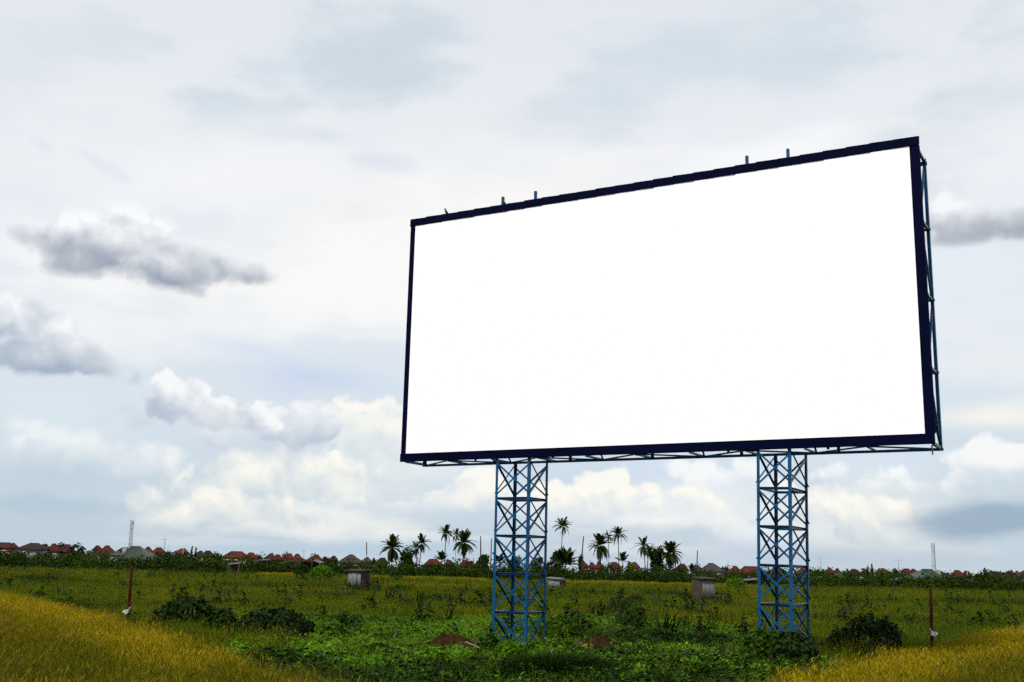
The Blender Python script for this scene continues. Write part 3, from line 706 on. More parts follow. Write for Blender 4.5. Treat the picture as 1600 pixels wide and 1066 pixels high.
# ------------------------------------------------------------------ houses
ROOFS = {'red': mat('red_roof_tile', (0.049, 0.0056, 0.0040), 0.8, 0.2, (0.069, 0.0120, 0.0064), .5, 0.3, 6), 'dark': mat('dark_red_roof_tile', (0.037, 0.0040, 0.0040), 0.8, 0.2, (0.052, 0.0080, 0.0056), .5, 0.3, 6),
         'maroon': mat('maroon_roof_tile', (0.025, 0.0056, 0.0048), 0.8, 0.2, (0.035, 0.0112, 0.0088), .5, 0.3, 6), 'brown': mat('brown_roof_tile', (0.020, 0.0112, 0.0096), 0.8, 0.2, (0.029, 0.0160, 0.0144), .5, 0.3, 6),
         'grey': mat('mauve_grey_roof_tile', (0.037, 0.0264, 0.0272), 0.8, 0.2, (0.052, 0.0352, 0.0384), .5, 0.3, 6), 'orange': mat('orange_roof_tile', (0.069, 0.0160, 0.0040), 0.8, 0.2, (0.087, 0.0248, 0.0056), .5, 0.3, 6),
         'green': mat('green_sheet_roof', (0.016, 0.0312, 0.0120), 0.5, 0.35, (0.022, 0.0384, 0.0160), .4, 0.1, 6), 'tin': mat('pale_tin_roof', (0.081, 0.0568, 0.0520), 0.6, 0.3, (0.105, 0.0816, 0.0752), .8, 0.1, 6),
         'tingrey': mat('grey_tin_roof', (0.047, 0.0432, 0.0496), 0.6, 0.3, (0.064, 0.0600, 0.0640), .8, 0.1, 6), 'bluegrey': mat('blue_grey_roof', (0.058, 0.0680, 0.0872), 0.6, 0.3, (0.073, 0.0816, 0.0984), .8, 0.1, 6)}
WALLS = {'cream': mat('cream_wall', (0.226, 0.178, 0.112), 0.85, 0.2, (0.194, 0.152, 0.091), .6, 0.1, 4), 'peach': mat('peach_wall', (0.243, 0.135, 0.076), 0.85, 0.2, (0.206, 0.113, 0.061), .6, 0.1, 4),
         'white': mat('white_wall', (0.297, 0.292, 0.255), 0.85, 0.2, (0.248, 0.243, 0.214), .6, 0.1, 4), 'yellow': mat('yellow_wall', (0.216, 0.167, 0.061), 0.85, 0.2, (0.184, 0.140, 0.051), .6, 0.1, 4)}
def hip_roof(w, d, z0, z1, ridge=.3, over=.35, lean=0.0):
    x, y = w / 2 + over, d / 2 + over; r = w / 2 * ridge; t = .16
    mb = MB(); mb.add([(-x, -y, z0), (x, -y, z0), (x, y, z0), (-x, y, z0), (-r + lean, 0, z1), (r + lean, 0, z1), (-x, -y, z0 - t), (x, -y, z0 - t), (x, y, z0 - t), (-x, y, z0 - t)],
                    [(0, 1, 5, 4), (1, 2, 5), (2, 3, 4, 5), (3, 0, 4), (6, 9, 8, 7), (0, 6, 7, 1), (1, 7, 8, 2), (2, 8, 9, 3), (3, 9, 6, 0)])
    mb.tube([(-r + lean, 0, z1 + .03), (r + lean, 0, z1 + .03)], .11, 6)
    for sx, sy, q in ((-1, -1, -r), (1, -1, r)): mb.tube([(sx * x, sy * y, z0 + .03), (q + lean, 0, z1 + .03)], .09, 6)
    return mb
_hn = [0]
def house(x0, x1, yp, ye, roof, wall, Y, label, ridge=.25, rz=0.0, win=2, name='house', cat='house', lean=0.0, group='houses on the far side of the field', dpt=None, over=.35):
    _hn[0] += 1
    cx = (x0 + x1) / 2; P, E = at(cx, yp, Y), at(cx, ye, Y)
    w = (x1 - x0) * m_per_px(Y) - 2 * over; d = dpt or w * .9
    o = empty(name, (P.x, Y + d / 2, 0), label, cat, group, R(rz))
    zw = E.z
    mb = MB().box((0, 0, zw / 2 - .15), (w, d, zw + .3 - .2)); mb.build('wall', WALLS[wall], o)
    hr = random.Random(_hn[0] * 13)
    hip_roof(w, d, zw, P.z, min(.6, ridge + hr.uniform(0, .22)), over, lean + hr.uniform(-.5, .5)).build('roof', ROOFS[roof], o)
    if _hn[0] % 2 and w > 2.2:             # lower front wing with its own roof
        ww = w * hr.uniform(.45, .62); sx = hr.choice((-1, 1)) * (w - ww) * .5; zt = zw + (P.z - zw) * hr.uniform(.45, .7)
        hip_roof(ww, 2.6, zw - .15, zt, hr.uniform(.05, .4), over).build('wing_roof', ROOFS[roof], o, loc=(sx, -d / 2 - .9, 0))
        MB().box((sx, -d / 2 - .9, zw / 2 - .3), (ww, 2.4, zw - .25)).build('wing_wall', WALLS[wall], o)
    for i in range(win):
        wx = (i + .5 - win / 2) * w / max(win, 1) * .9
        f = MB().box((wx, -d / 2 - .03, zw - 1.25), (1.15, .1, 1.25)).build('window', FRAMEW, o)
        MB().box((wx - .26, -d / 2 - .085, zw - 1.25), (.46, .03, 1.05)).build('pane', GLASS, f)
        MB().box((wx + .26, -d / 2 - .085, zw - 1.25), (.46, .03, 1.05)).build('pane', GLASS, f)
    return o
H = [
 (-22, 18, 848, 855.5, 'dark', 'peach', 262, 'peach walled house with dark red roof at the left picture edge', .5, 0, 2),
 (12, 29, 849, 858, 'dark', 'white', 268, 'dark red roof with white gable wall right of the peach house', .1, 0, 1),
 (29, 68, 849, 857.5, 'brown', 'white', 258, 'white house under a wide brown hip roof at far left', .35, 0, 3),
 (75, 95, 850, 861, 'dark', 'cream', 262, 'left one of twin dark red gables with cream wall at far left', .1, 0, 1),
 (92, 114, 851, 861.5, 'dark', 'cream', 266, 'right one of twin dark red gables next to big round tree at far left', .1, 0, 1),
 (145, 161, 853, 861, 'dark', 'cream', 290, 'small dark red roof just right of the pointed tree at left', .2, 0, 1),
 (156, 178, 853, 864.5, 'red', 'cream', 280, 'red hip roof left of the green roofed hall', .3, 0, 1),
 (181, 198, 856, 863, 'brown', 'cream', 285, 'small brown roof touching the green hall at left', .2, 0, 1),
 (222, 241, 855, 866, 'red', 'cream', 300, 'red roof rising right behind the green hall slope', .2, 0, 1),
 (236, 259, 856, 866, 'red', 'cream', 292, 'red roof left of the antenna cross at left', .25, 0, 1),
 (273, 292, 857.5, 864, 'orange', 'cream', 300, 'orange roof between the dark trees at left', .25, 0, 1),
 (303, 318, 861, 868, 'maroon', 'cream', 300, 'maroon roof right of the slim cypresses at left', .2, 0, 1),
 (312, 334, 861, 869, 'maroon', 'cream', 296, 'wider maroon roof second right of the slim cypresses', .25, 0, 1),
 (349, 387, 862, 870.5, 'red', 'cream', 272, 'wide red roofed house with cream walls and a lit front at left', .4, 0, 3),
 (383, 404, 864, 872, 'red', 'white', 276, 'red roofed house adjoining the wide cream walled one', .2, 0, 1),
 (413, 430, 865, 873, 'maroon', 'cream', 300, 'first roof of the red row, partly behind trees', .2, 0, 1),
 (426, 444, 867, 875, 'red', 'cream', 292, 'red roof below left of the dome shaped tree', .3, 0, 1),
 (440, 459, 865.5, 876, 'red', 'cream', 290, 'red roof directly below the dome shaped tree', .3, 0, 1),
 (456, 476, 866, 877, 'red', 'cream', 286, 'red hip roof between the dome shaped tree and the widest red roof', .15, 0, 1),
 (474, 506, 867, 879, 'red', 'cream', 284, 'widest red roof of the row, behind the pale tin shed', .12, 0, 1),
 (512, 528, 869, 877, 'dark', 'cream', 300, 'dark red roof half hidden between spiky trees', .2, 0, 1),
 (529, 567, 867, 879, 'grey', 'white', 282, 'mauve grey pointed hip roof right of the red row', .05, 0, 2),
 (562, 582, 871, 880, 'grey', 'white', 290, 'smaller grey roof beside the leftmost bare trunk', .1, 0, 1),
 (587, 606, 872, 880, 'maroon', 'cream', 300, 'maroon roof left of the leftmost palm', .3, 0, 1),
 (664, 692, 874, 882, 'red', 'cream', 300, 'brownish red roof between the low young palm and the ragged palm', .3, 0, 1),
 (694, 712, 876, 884, 'red', 'cream', 304, 'small red roof under the tall slim palm', .3, 0, 1),
 (717, 735, 876, 885, 'red', 'cream', 296, 'red roof at the foot of the star shaped left palm', .15, 0, 1),
 (731, 744, 877, 885, 'red', 'cream', 300, 'red roof by the short thin stake left of the left tower', .15, 0, 1),
 (741, 760, 876.5, 885, 'red', 'cream', 292, 'red roof right behind the bare trunk left of the left tower', .3, 0, 1),
 (905, 921, 878, 886, 'red', 'cream', 296, 'red roof right behind the bent dead trunk', .3, 0, 1),
 (919, 933, 879, 887, 'red', 'cream', 300, 'red roof between the bent trunk and the star palm', .15, 0, 1),
 (930, 947, 878, 888, 'red', 'white', 296, 'red roof at the foot of the star shaped palm between the towers', .1, 0, 1),
 (953, 972, 879, 887, 'red', 'cream', 304, 'small brownish red roof below the slim palm between the towers', .3, 0, 1),
 (984, 1000, 879, 887, 'red', 'cream', 300, 'brownish red roof right of the yellowish small tree', .3, 0, 1),
 (1056, 1075, 882, 890, 'maroon', 'cream', 300, 'maroon roof right of the rightmost palm', .3, 0, 1),
 (1081, 1100, 884, 893, 'grey', 'white', 290, 'smaller grey roof beside the rightmost bare trunk', .1, 0, 1),
 (1095, 1133, 880.5, 892.5, 'grey', 'white', 282, 'mauve grey pointed hip roof left of the right tower', .05, 0, 2),
 (1139, 1159, 885, 894.5, 'red', 'cream', 286, 'red pointed roof left of the right tower', .1, 0, 1),
 (1156, 1198, 885.5, 895.5, 'red', 'cream', 276, 'wide red roof with cream wall cut by the left leg of the right tower', .5, 0, 3),
 (1206, 1230, 887, 895, 'maroon', 'cream', 300, 'maroon roof seen through the right tower', .3, 0, 1),
 (1245, 1268, 888, 895, 'orange', 'cream', 300, 'orange roof behind the right legs of the right tower', .3, 0, 1),
 (1290, 1306, 887.5, 897, 'red', 'cream', 300, 'orange red roof right of the first antenna right of the tower', .25, 0, 1),
 (1300, 1314, 888.5, 897, 'red', 'cream', 296, 'red roof above the small green gable', .2, 0, 1),
 (1326, 1348, 890, 898, 'maroon', 'cream', 296, 'maroon roof left of the slim cypresses at right', .2, 0, 1),
 (1344, 1360, 890, 897, 'maroon', 'cream', 300, 'smaller maroon roof partly behind the slim cypresses at right', .2, 0, 1),
 (1371, 1393, 888.5, 895, 'orange', 'cream', 300, 'orange roof right of the slim cypresses at right', .25, 0, 1),
 (1406, 1427, 889, 898, 'red', 'cream', 292, 'red roof left of the green roof at right', .25, 0, 1),
 (1422, 1441, 889.5, 899, 'red', 'cream', 300, 'red roof rising behind the green roof at right', .2, 0, 1),
 (1464, 1482, 893, 900, 'brown', 'cream', 285, 'small brown roof right of the lattice mast at right', .2, 0, 1),
 (1486, 1509, 891.5, 903, 'red', 'cream', 280, 'red hip roof right of the lattice mast', .3, 0, 1),
 (1503, 1520, 892.5, 901, 'dark', 'cream', 290, 'small dark red roof left of the big tree at far right', .2, 0, 1),
 (1551, 1571, 894, 904.5, 'dark', 'cream', 266, 'left one of twin dark red gables at far right', .1, 0, 1),
 (1567, 1588, 893, 905, 'dark', 'yellow', 262, 'right one of twin dark red gables with yellow wall at far right', .1, 0, 1),
 (1594, 1640, 892, 901, 'brown', 'white', 258, 'brown roofed house cut by the right picture edge', .35, 0, 2),
]
for h in H: house(*h)
# the green roofed halls
def hall(xr0, xr1, xe0, xe1, yr, ye, Y, label, wing):
    A, B_ = at(xr0, yr, Y), at(xr1, yr, Y); C_, D_ = at(xe0, ye, Y), at(xe1, ye, Y)
    o = empty('green_roofed_hall', ((C_.x + D_.x) / 2, Y, 0), label, 'hall')
    ox = (C_.x + D_.x) / 2; z0, z1 = C_.z, A.z; d = 7.0
    x0, x1, r0, r1 = C_.x - ox, D_.x - ox, A.x - ox, B_.x - ox
    mb = MB().add([(x0, -d, z0), (x1, -d, z0), (x1, d, z0), (x0, d, z0), (r0, 0, z1), (r1, 0, z1), (x0, -d, z0 - .2), (x1, -d, z0 - .2), (x1, d, z0 - .2), (x0, d, z0 - .2)],
                  [(0, 1, 5, 4), (1, 2, 5), (2, 3, 4, 5), (3, 0, 4), (6, 9, 8, 7), (0, 6, 7, 1), (1, 7, 8, 2), (2, 8, 9, 3), (3, 9, 6, 0)])
    mb.tube([(r0, 0, z1 + .04), (r1, 0, z1 + .04)], .14, 6)
    n = 15
    for i in range(1, n):                    # standing seams down the front slope
        t = i / n; xa = x0 + (x1 - x0) * t; xb = r0 + (r1 - r0) * t
        mb.tube([(xa, -d, z0 + .03), (xb, 0, z1 + .03)], .05, 4)
    mb.build('roof', ROOFS['green'], o)
    MB().box(((x0 + x1) / 2, 0, z0 / 2 - .1), (x1 - x0 - .6, 2 * d - .6, z0)).build('wall', WALLS['cream'], o)
    # lower wing
    wA, wB = at(wing[0], wing[2], Y - 3), at(wing[1], wing[3], Y - 3)
    wc, ww = (wA.x + at(wing[1], wing[2], Y - 3).x) / 2 - ox, abs(at(wing[1], wing[2], Y - 3).x - wA.x)
    hip_roof(ww, 4, wB.z, wA.z, .5, .2).build('wing_roof', ROOFS['green'], o, loc=(wc, -d - 1.5, 0))
    MB().box((wc, -d - 1.5, wB.z / 2 - .15), (ww - .2, 3.8, wB.z)).build('wing_wall', WALLS['white'], o)
    gx = r0 - .7 if wing[0] < xr0 else r1 + .7
    MB().box((gx, -1.5, (z0 + z1) / 2), (1.0, 1.0, (z1 - z0) * .9)).build('gable_block', WALLS['white'], o)
hall(204, 220, 200, 243, 854, 873.5, 262, 'hall with long sloping green sheet roof at left, by the lattice mast', (189, 203, 863, 868))
hall(1440, 1457, 1419, 1462, 890, 905, 262, 'hall with long sloping green sheet roof at right, by the lattice mast', (1458, 1473, 898, 902))
hall(1309, 1312, 1296, 1313, 895.5, 905, 268, 'small building with a steep green roof right of the right tower', (1296, 1300, 903, 905))
# low sheds and lean-to roofs
def lean_to(x0, x1, yh, yl, Y, roof, label, dep=3.0, tilt=1):
    A, B_ = at(x0, yl, Y), at(x1, yh, Y); w = B_.x - A.x
    o = empty('lean_to_shed', ((A.x + B_.x) / 2, Y, 0), label, 'shed', 'low sheds before the houses')
    za, zb = (A.z, B_.z) if tilt > 0 else (B_.z, A.z)
    x = w / 2
    MB().add([(-x, -dep / 2, za), (x, -dep / 2, zb), (x, dep / 2, zb + .25), (-x, dep / 2, za + .25), (-x, -dep / 2, za - .1), (x, -dep / 2, zb - .1), (x, dep / 2, zb + .15), (-x, dep / 2, za + .15)],
             [(0, 1, 2, 3), (4, 7, 6, 5), (0, 4, 5, 1), (1, 5, 6, 2), (2, 6, 7, 3), (3, 7, 4, 0)]).build('roof', ROOFS[roof], o)
    for sx in (-1, 1):
        for sy in (-1, 1):
            hh = (za if sx < 0 else zb) - .1
            MB().box((sx * (x - .2), sy * (dep / 2 - .2), hh / 2), (.14, .14, hh)).build('post', WOOD, o)
    MB().box((0, dep / 2 - .1, min(za, zb) / 2), (w - .5, .08, min(za, zb) - .1)).build('back_wall', TIN_DARK, o)
lean_to(66, 79, 862, 868, 252, 'bluegrey', 'blue grey lean-to roof under the twin red gables at far left')
lean_to(252, 268, 872, 875, 250, 'tingrey', 'low grey tin roof right of the green hall at left')
lean_to(357, 377, 880, 882, 236, 'tin', 'thin pale tin roof in front of the wide cream walled house', 2.5)
lean_to(470, 492, 873, 877.5, 262, 'tin', 'pale pink tin roof sloping in front of the widest red roof', 6)
lean_to(490, 504, 875, 880, 262, 'tin', 'shadowed right slope shed beside the pale pink tin roof', 6, -1)
lean_to(403, 421, 875, 876, 268, 'tingrey', 'long grey lean-to at the foot of the first red roofs of the row', 3)
lean_to(444, 456, 876, 879, 270, 'tingrey', 'narrow grey lean-to below the dome shaped tree', 3)
lean_to(1162, 1184, 905, 907, 240, 'tin', 'thin pale tin roof below the wide red roof by the right tower', 2.5)
lean_to(1271, 1287, 902, 905, 250, 'tingrey', 'low grey tin roof just right of the right tower', 3)
lean_to(1393, 1408, 904, 907, 250, 'tingrey', 'low grey tin roof left of the green hall at right', 3)
lean_to(1579, 1594, 909, 914, 250, 'bluegrey', 'blue grey lean-to roof below the twin gables at far right', 3, -1)
lean_to(858, 866, 883, 886, 272, 'bluegrey', 'small white roof at the foot of the lone tall palm', 2)

# water tanks
def tank(px, py, Y, label):
    P = at(px, py, Y); o = empty('water_tank', (P.x, Y, 0), label, 'water tank', 'white water tanks on stands')
    mb = MB().tube([(0, 0, P.z - .75), (0, 0, P.z - .1), (0, 0, P.z)], [.42, .42, .25], 12); mb.build('tank', WALLS['white'], o, True)
    for sx in (-1, 1):
        for sy in (-1, 1): MB().box((sx * .3, sy * .3, (P.z - .75) / 2), (.08, .08, P.z - .75)).build('leg', WOOD, o)
tank(315, 872.5, 250, 'white round water tank on a stand among dark trees at left')
tank(1346, 901.5, 250, 'white round water tank on a stand among dark trees at right')

# antennas and masts
def antenna(px, y0, y1, Y, arm, ya, label, low=False):
    T, B_, A = at(px, y0, Y), at(px, y1, Y), at(px, ya, Y)
    o = empty('antenna_mast', (T.x, Y, 0), label, 'antenna', 'antenna masts above the roofs')
    MB().tube([(0, 0, 0), (0, 0, A.z), (0, 0, T.z)], [.11, .08, .035], 6).build('mast', STEEL, o, True)
    if arm:
        MB().tube([(-arm, 0, A.z), (arm, 0, A.z + .05)], .05, 5).build('cross_arm', STEEL, o)
        MB().tube([(-arm * .4, 0, A.z - .9), (arm * .45, 0, A.z - .85)], .04, 5).build('cross_arm', STEEL, o)
        for k in range(5): MB().tube([((k - 2) * arm * .45, -.35, A.z + .04), ((k - 2) * arm * .45, .35, A.z + .04)], .03, 4).build('element', STEEL, o)
antenna(258.5, 834, 860, 290, .85, 843, 'tall cross shaped antenna above the roofs at left')
antenna(1282, 862, 890, 290, .85, 873.5, 'tall cross shaped antenna just right of the right tower')
antenna(1403.5, 868, 893, 290, .85, 875.5, 'tall cross shaped antenna left of the green hall at right')
antenna(475, 860, 868, 320, .4, 861.5, 'small antenna above the red roof row')
for (px, y0, y1, lab) in ((263, 849, 860, 'short thin rod right of the tall antenna at left'), (287, 852, 860, 'thin rod above the orange roof at left'), (340, 859, 866, 'thin rod above the maroon roofs at left'),
                          (1277, 879, 892, 'short thin rod left of the antenna by the right tower'), (1375, 882, 892, 'thin rod above the orange roof at right'), (1398, 880, 892, 'short thin rod left of the antenna by the green hall'), (1511, 888, 896, 'thin rod above the red roof at far right'), (50, 841, 850, 'thin rod above the brown hip roof')):
    antenna(px, y0, y1, 290, 0, y1, lab)
MASTRED = mat('faded_red_paint', (0.35, 0.13, 0.1), 0.6, 0.3)
def lattice_mast(xb, yb, xt, yt, Y, label):
    Bp, T = at(xb, yb, Y), at(xt, yt, Y)
    o = empty('lattice_mast', (Bp.x, Y, 0), label, 'radio mast', 'lattice radio masts')
    ax = Vector((T.x - Bp.x, 0, T.z)); w0, w1 = .62, .40; n = 16
    def c(k, t): a = 2.094 * k + .5; w = (w0 + (w1 - w0) * t); return Vector((math.cos(a) * w, math.sin(a) * w, 0)) + ax * t
    for k in range(3):
        MB().tube([c(k, 0), c(k, 1)], [.075, .06], 6).build('leg', STEEL, o)
    for s in range(n):
        mb = MB(); t0, t1 = s / n, (s + 1) / n
        for k in range(3):
            mb.tube([c(k, t0), c((k + 1) % 3, t0)], .04, 4); mb.tube([c(k, t0), c((k + 1) % 3, t1)], .035, 4); mb.tube([c((k + 1) % 3, t0), c(k, t1)], .035, 4)
        mb.build('lattice_bay', MASTRED if s % 5 == 3 else STEEL, o)
    for k in range(3): MB().box(c(k, .97) * 1.0 + Vector((0, 0, 0)), (.22, .3, 1.3)).build('panel_antenna', STEEL, o)
lattice_mast(202.5, 868, 206, 814, 275, 'tall pale lattice radio mast at left leaning slightly right')
lattice_mast(1460, 897, 1458, 850, 275, 'tall pale lattice radio mast at right behind the green hall')
# ------------------------------------------------------------------ scattered growth (one object per kind, geometry-node instances)
NOSCENE = bpy.data.collections.new('growth_sources')        # not linked to the scene: only instanced
def blade_tuft(name, m, nb, h, spread, width, bend, seed, segs=3, heads=0, lean=0.25):
    rng = np.random.default_rng(seed); V, F, A = [], [], []
    for i in range(nb):
        a = rng.uniform(0, 6.283); r = spread * math.sqrt(rng.random()); b = rng.uniform(0, 6.283)
        p0 = np.array([math.cos(a) * r, math.sin(a) * r, -0.05]); hh = h * rng.uniform(.6, 1.1); bn = bend * rng.uniform(.3, 1.3)
        dr = np.array([math.cos(b), math.sin(b), 0]); sd = np.array([-dr[1], dr[0], 0])
        pts = []
        for s in range(segs + 1):
            t = s / segs
            p = p0 + dr * hh * (lean * rng.uniform(.6, 1) * t + bn * t * t) + np.array([0, 0, hh * (t - .45 * bn * t * t)])
            w = width * (1 - t) ** .6 * .5
            pts.append((p, w, t))
        k = len(V)
        for (p, w, t) in pts[:-1]:
            V += [p + sd * w, p - sd * w]; A += [t, t]
        V.append(pts[-1][0]); A.append(1.0)
        for s in range(segs - 1): F.append((k + 2 * s, k + 2 * s + 1, k + 2 * s + 3, k + 2 * s + 2))
        F.append((k + 2 * segs - 2, k + 2 * segs - 1, k + 2 * segs, k + 2 * segs))
        if i < heads:                                    # nodding seed head
            q = pts[-1][0]; ax = dr * .7 - np.array([0, 0, .7]); L_ = h * rng.uniform(.14, .24); w = width * 1.1
            k = len(V); V += [q, q + ax * L_ * .5 + sd * w, q + ax * L_, q + ax * L_ * .5 - sd * w]; A += [1, 1, 1, 1]; F.append((k, k + 1, k + 2, k + 3))
    me = bpy.data.meshes.new(name)
    me.from_pydata([tuple(v) for v in V], [], [f if f[2] != f[3] else f[:3] for f in F]); me.update()
    at_ = me.attributes.new('h', 'FLOAT', 'POINT'); at_.data.foreach_set('value', np.asarray(A, np.float32))
    me.materials.append(m); o = bpy.data.objects.new(name, me); NOSCENE.objects.link(o); return o
def leaf_clump(name, m, n, w, h, size, seed, aspect=.6):
    rng = np.random.default_rng(seed)
    V, F = leaf_cloud([(0, 0, h * .3, w * .5, w * .5, h * .7)] + [(rng.uniform(-.3, .3) * w, rng.uniform(-.3, .3) * w, h * .45, w * .25, w * .25, h * .5) for _ in range(3)], n, size, rng, .4, 0.0, aspect, .9)
    me = np_mesh(name, V, F, np.clip(V[:, 2] / h, 0, 1)); me.materials.append(m)
    o = bpy.data.objects.new(name, me); NOSCENE.objects.link(o); return o
def scatter(name, protos, P, idx, scl, label=None, cat=None, tilt=0.12):
    n = len(P); rng = np.random.default_rng(len(name) * 31 + n)
    me = bpy.data.meshes.new(name); me.vertices.add(n); me.vertices.foreach_set('co', np.asarray(P, np.float32).ravel())
    rot = np.stack([rng.normal(0, tilt, n), rng.normal(0, tilt, n), rng.uniform(0, 6.283, n)], 1).astype(np.float32)
    a = me.attributes.new('rot', 'FLOAT_VECTOR', 'POINT'); a.data.foreach_set('vector', rot.ravel())
    a = me.attributes.new('scl', 'FLOAT', 'POINT'); a.data.foreach_set('value', np.asarray(scl, np.float32))
    a = me.attributes.new('idx', 'INT', 'POINT'); a.data.foreach_set('value', np.asarray(idx, np.int32))
    o = bpy.data.objects.new(name, me); COL.objects.link(o)
    coll = bpy.data.collections.new(name + '_source')
    for i, p in enumerate(protos): coll.objects.link(p)
    g = bpy.data.node_groups.new(name, 'GeometryNodeTree')
    g.interface.new_socket('Geometry', in_out='INPUT', socket_type='NodeSocketGeometry'); g.interface.new_socket('Geometry', in_out='OUTPUT', socket_type='NodeSocketGeometry')
    N, L = g.nodes, g.links
    gi, go = N.new('NodeGroupInput'), N.new('NodeGroupOutput')
    m2p = N.new('GeometryNodeMeshToPoints'); L.new(gi.outputs[0], m2p.inputs['Mesh'])
    ci = N.new('GeometryNodeCollectionInfo'); ci.inputs['Collection'].default_value = coll; ci.inputs['Separate Children'].default_value = True; ci.inputs['Reset Children'].default_value = True
    iop = N.new('GeometryNodeInstanceOnPoints'); L.new(m2p.outputs[0], iop.inputs['Points']); L.new(ci.outputs[0], iop.inputs['Instance'])
    iop.inputs['Pick Instance'].default_value = True
    def attr(nm, ty):
        q = N.new('GeometryNodeInputNamedAttribute'); q.data_type = ty; q.inputs[0].default_value = nm
        return [s for s in q.outputs if s.enabled and s.name == 'Attribute'][0]
    L.new(attr('idx', 'INT'), iop.inputs['Instance Index'])
    e2r = N.new('FunctionNodeEulerToRotation'); L.new(attr('rot', 'FLOAT_VECTOR'), e2r.inputs[0]); L.new(e2r.outputs[0], iop.inputs['Rotation'])
    L.new(attr('scl', 'FLOAT'), iop.inputs['Scale'])
    L.new(iop.outputs[0], go.inputs[0])
    md = o.modifiers.new('scatter', 'NODES'); md.node_group = g
    o['kind'] = 'stuff'; tag(o, label, cat)
    return o

# plan of the field: depth of the front rice edge for every bearing t = x / y
RICE_PX = [(-140, 897), (0, 920), (100, 940), (200, 966), (300, 992), (400, 1011), (480, 1030), (560, 1056), (630, 1085), (1060, 1085), (1120, 1062), (1250, 1037), (1350, 1022), (1456, 1000), (1600, 975), (1740, 950)]
EDGE = []
for (px, py) in RICE_PX:
    d = ray(px, py); k = (0.8 - EYE) / d.z; p = EYEV + d * k; EDGE.append((p.x / p.y, p.y))
EDGE = np.array(EDGE)
def rice_edge(t): return np.interp(t, EDGE[:, 0], EDGE[:, 1])
def wav(x, y, s, ph=0.0):
    x, y = x / s, y / s
    return (np.sin(x * 1.7 + 1.3 * np.sin(y * 1.1 + ph) + ph) + np.sin(y * 2.1 + 1.1 * np.sin(x * .9 - ph) + 2 * ph) + .6 * np.sin((x + y) * 3.3 + ph * 3) + .6 * np.sin((x - y) * 2.9 - ph)) / 2.2
def field(n, y0, y1, power=1.0, tm=0.60, pad=4.0):
    """n points over the visible wedge between two depths; power 2 = even on the ground, 1 = even in bearing"""
    u = RNG.random(n); Y = (y0 ** power + u * (y1 ** power - y0 ** power)) ** (1 / power)
    X = RNG.uniform(-1, 1, n) * (tm * Y + pad)
    return X, Y
def gz(X, Y):
    return 0.06 * np.sin(X * 0.35 + 1.3 * np.sin(Y * 0.21)) + 0.05 * np.sin(Y * 0.47 + X * 0.13) - 0.05
LEGS = [(BORG + BU * (u + w / 2) + BB * (w / 2 + .06), w) for u, w in ((TL[0], TL[1]), (TR[0], TR[1]))]
def rng_pick(n): return RNG.choice([4, 5, 7], n, p=[.35, .15, .5])

RICE_M = leaf_mat('golden_rice', (0.13, 0.12, 0.002), (0.25, 0.205, 0.003), tip=(0.285, 0.207, 0.003), wvar=(0.15, 0.13, 0.002), wscale=.35, transl=.3, per_obj=.22)
RICE_O = leaf_mat('olive_rice', (0.065, 0.068, 0.0015), (0.13, 0.115, 0.002), tip=(0.165, 0.128, 0.002), wvar=(0.06, 0.07, 0.0015), wscale=.3, transl=.3, per_obj=.22)
OLIVE_M = leaf_mat('olive_grass', (0.048, 0.062, 0.001), (0.10, 0.112, 0.0015), tip=(0.12, 0.124, 0.0015), wvar=(0.038, 0.072, 0.001), wscale=.07, transl=.25, per_obj=.3)
GREEN_M = leaf_mat('green_grass', (0.028, 0.07, 0.0015), (0.075, 0.13, 0.002), wvar=(0.06, 0.095, 0.002), wscale=.15, transl=.25, per_obj=.3)
DARKG_M = leaf_mat('dark_grass', (0.006, 0.019, 0.001), (0.02, 0.044, 0.002), transl=.2, per_obj=.3)
WEED_M = leaf_mat('broadleaf_weed', (0.05, 0.145, 0.0015), (0.16, 0.30, 0.004), wvar=(0.05, 0.14, 0.002), wscale=.35, transl=.3, rough=.42, per_obj=.35)
WEEDY_M = leaf_mat('yellow_weed', (0.07, 0.12, 0.006), (0.15, 0.18, 0.012), transl=.3, rough=.45, per_obj=.3)
STALK_M = leaf_mat('seeded_stalk', (0.04, 0.035, 0.01), (0.075, 0.055, 0.015), tip=(0.05, 0.035, 0.012), transl=.1)

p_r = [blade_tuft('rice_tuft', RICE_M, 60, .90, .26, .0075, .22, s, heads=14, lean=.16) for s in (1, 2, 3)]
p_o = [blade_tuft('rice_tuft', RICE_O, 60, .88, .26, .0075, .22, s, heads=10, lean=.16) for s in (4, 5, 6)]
p_dk = [blade_tuft('rice_weed', STALK_M, 4, 1.05, .06, .022, .25, 7, heads=4)]
# front rice
X, Y = field(52000, 9, 74, 1.45)
t = X / Y; ed = rice_edge(t)
ok = Y < ed + RNG.normal(0, .5, len(X)) - .2
X, Y, t, ed = X[ok], Y[ok], t[ok], ed[ok]
# golden band along the outer edge of the field, olive nearer the road and towards the middle
gold = 1.0 - np.clip((ed - Y - 0.20 * ed) / (0.22 * ed), 0, 1)
gold *= np.clip((np.abs(t + .03) - .18) / .16, .35, 1)
gold = gold + .30 * wav(X, Y, 2.6, .7) + RNG.normal(0, .16, len(X))
idx = np.where(gold > .5, RNG.integers(0, 3, len(X)), RNG.integers(3, 6, len(X)))
idx = np.where(RNG.random(len(X)) < .012, 6, idx)
scatter('rice_field', p_r + p_o + p_dk, np.stack([X, Y, gz(X, Y)], 1), idx, RNG.uniform(.8, 1.15, len(X)) * (1 + .08 * wav(X, Y, 1.3, .2)), 'golden and olive rice in the foreground on both sides of the weedy plot', 'rice field')

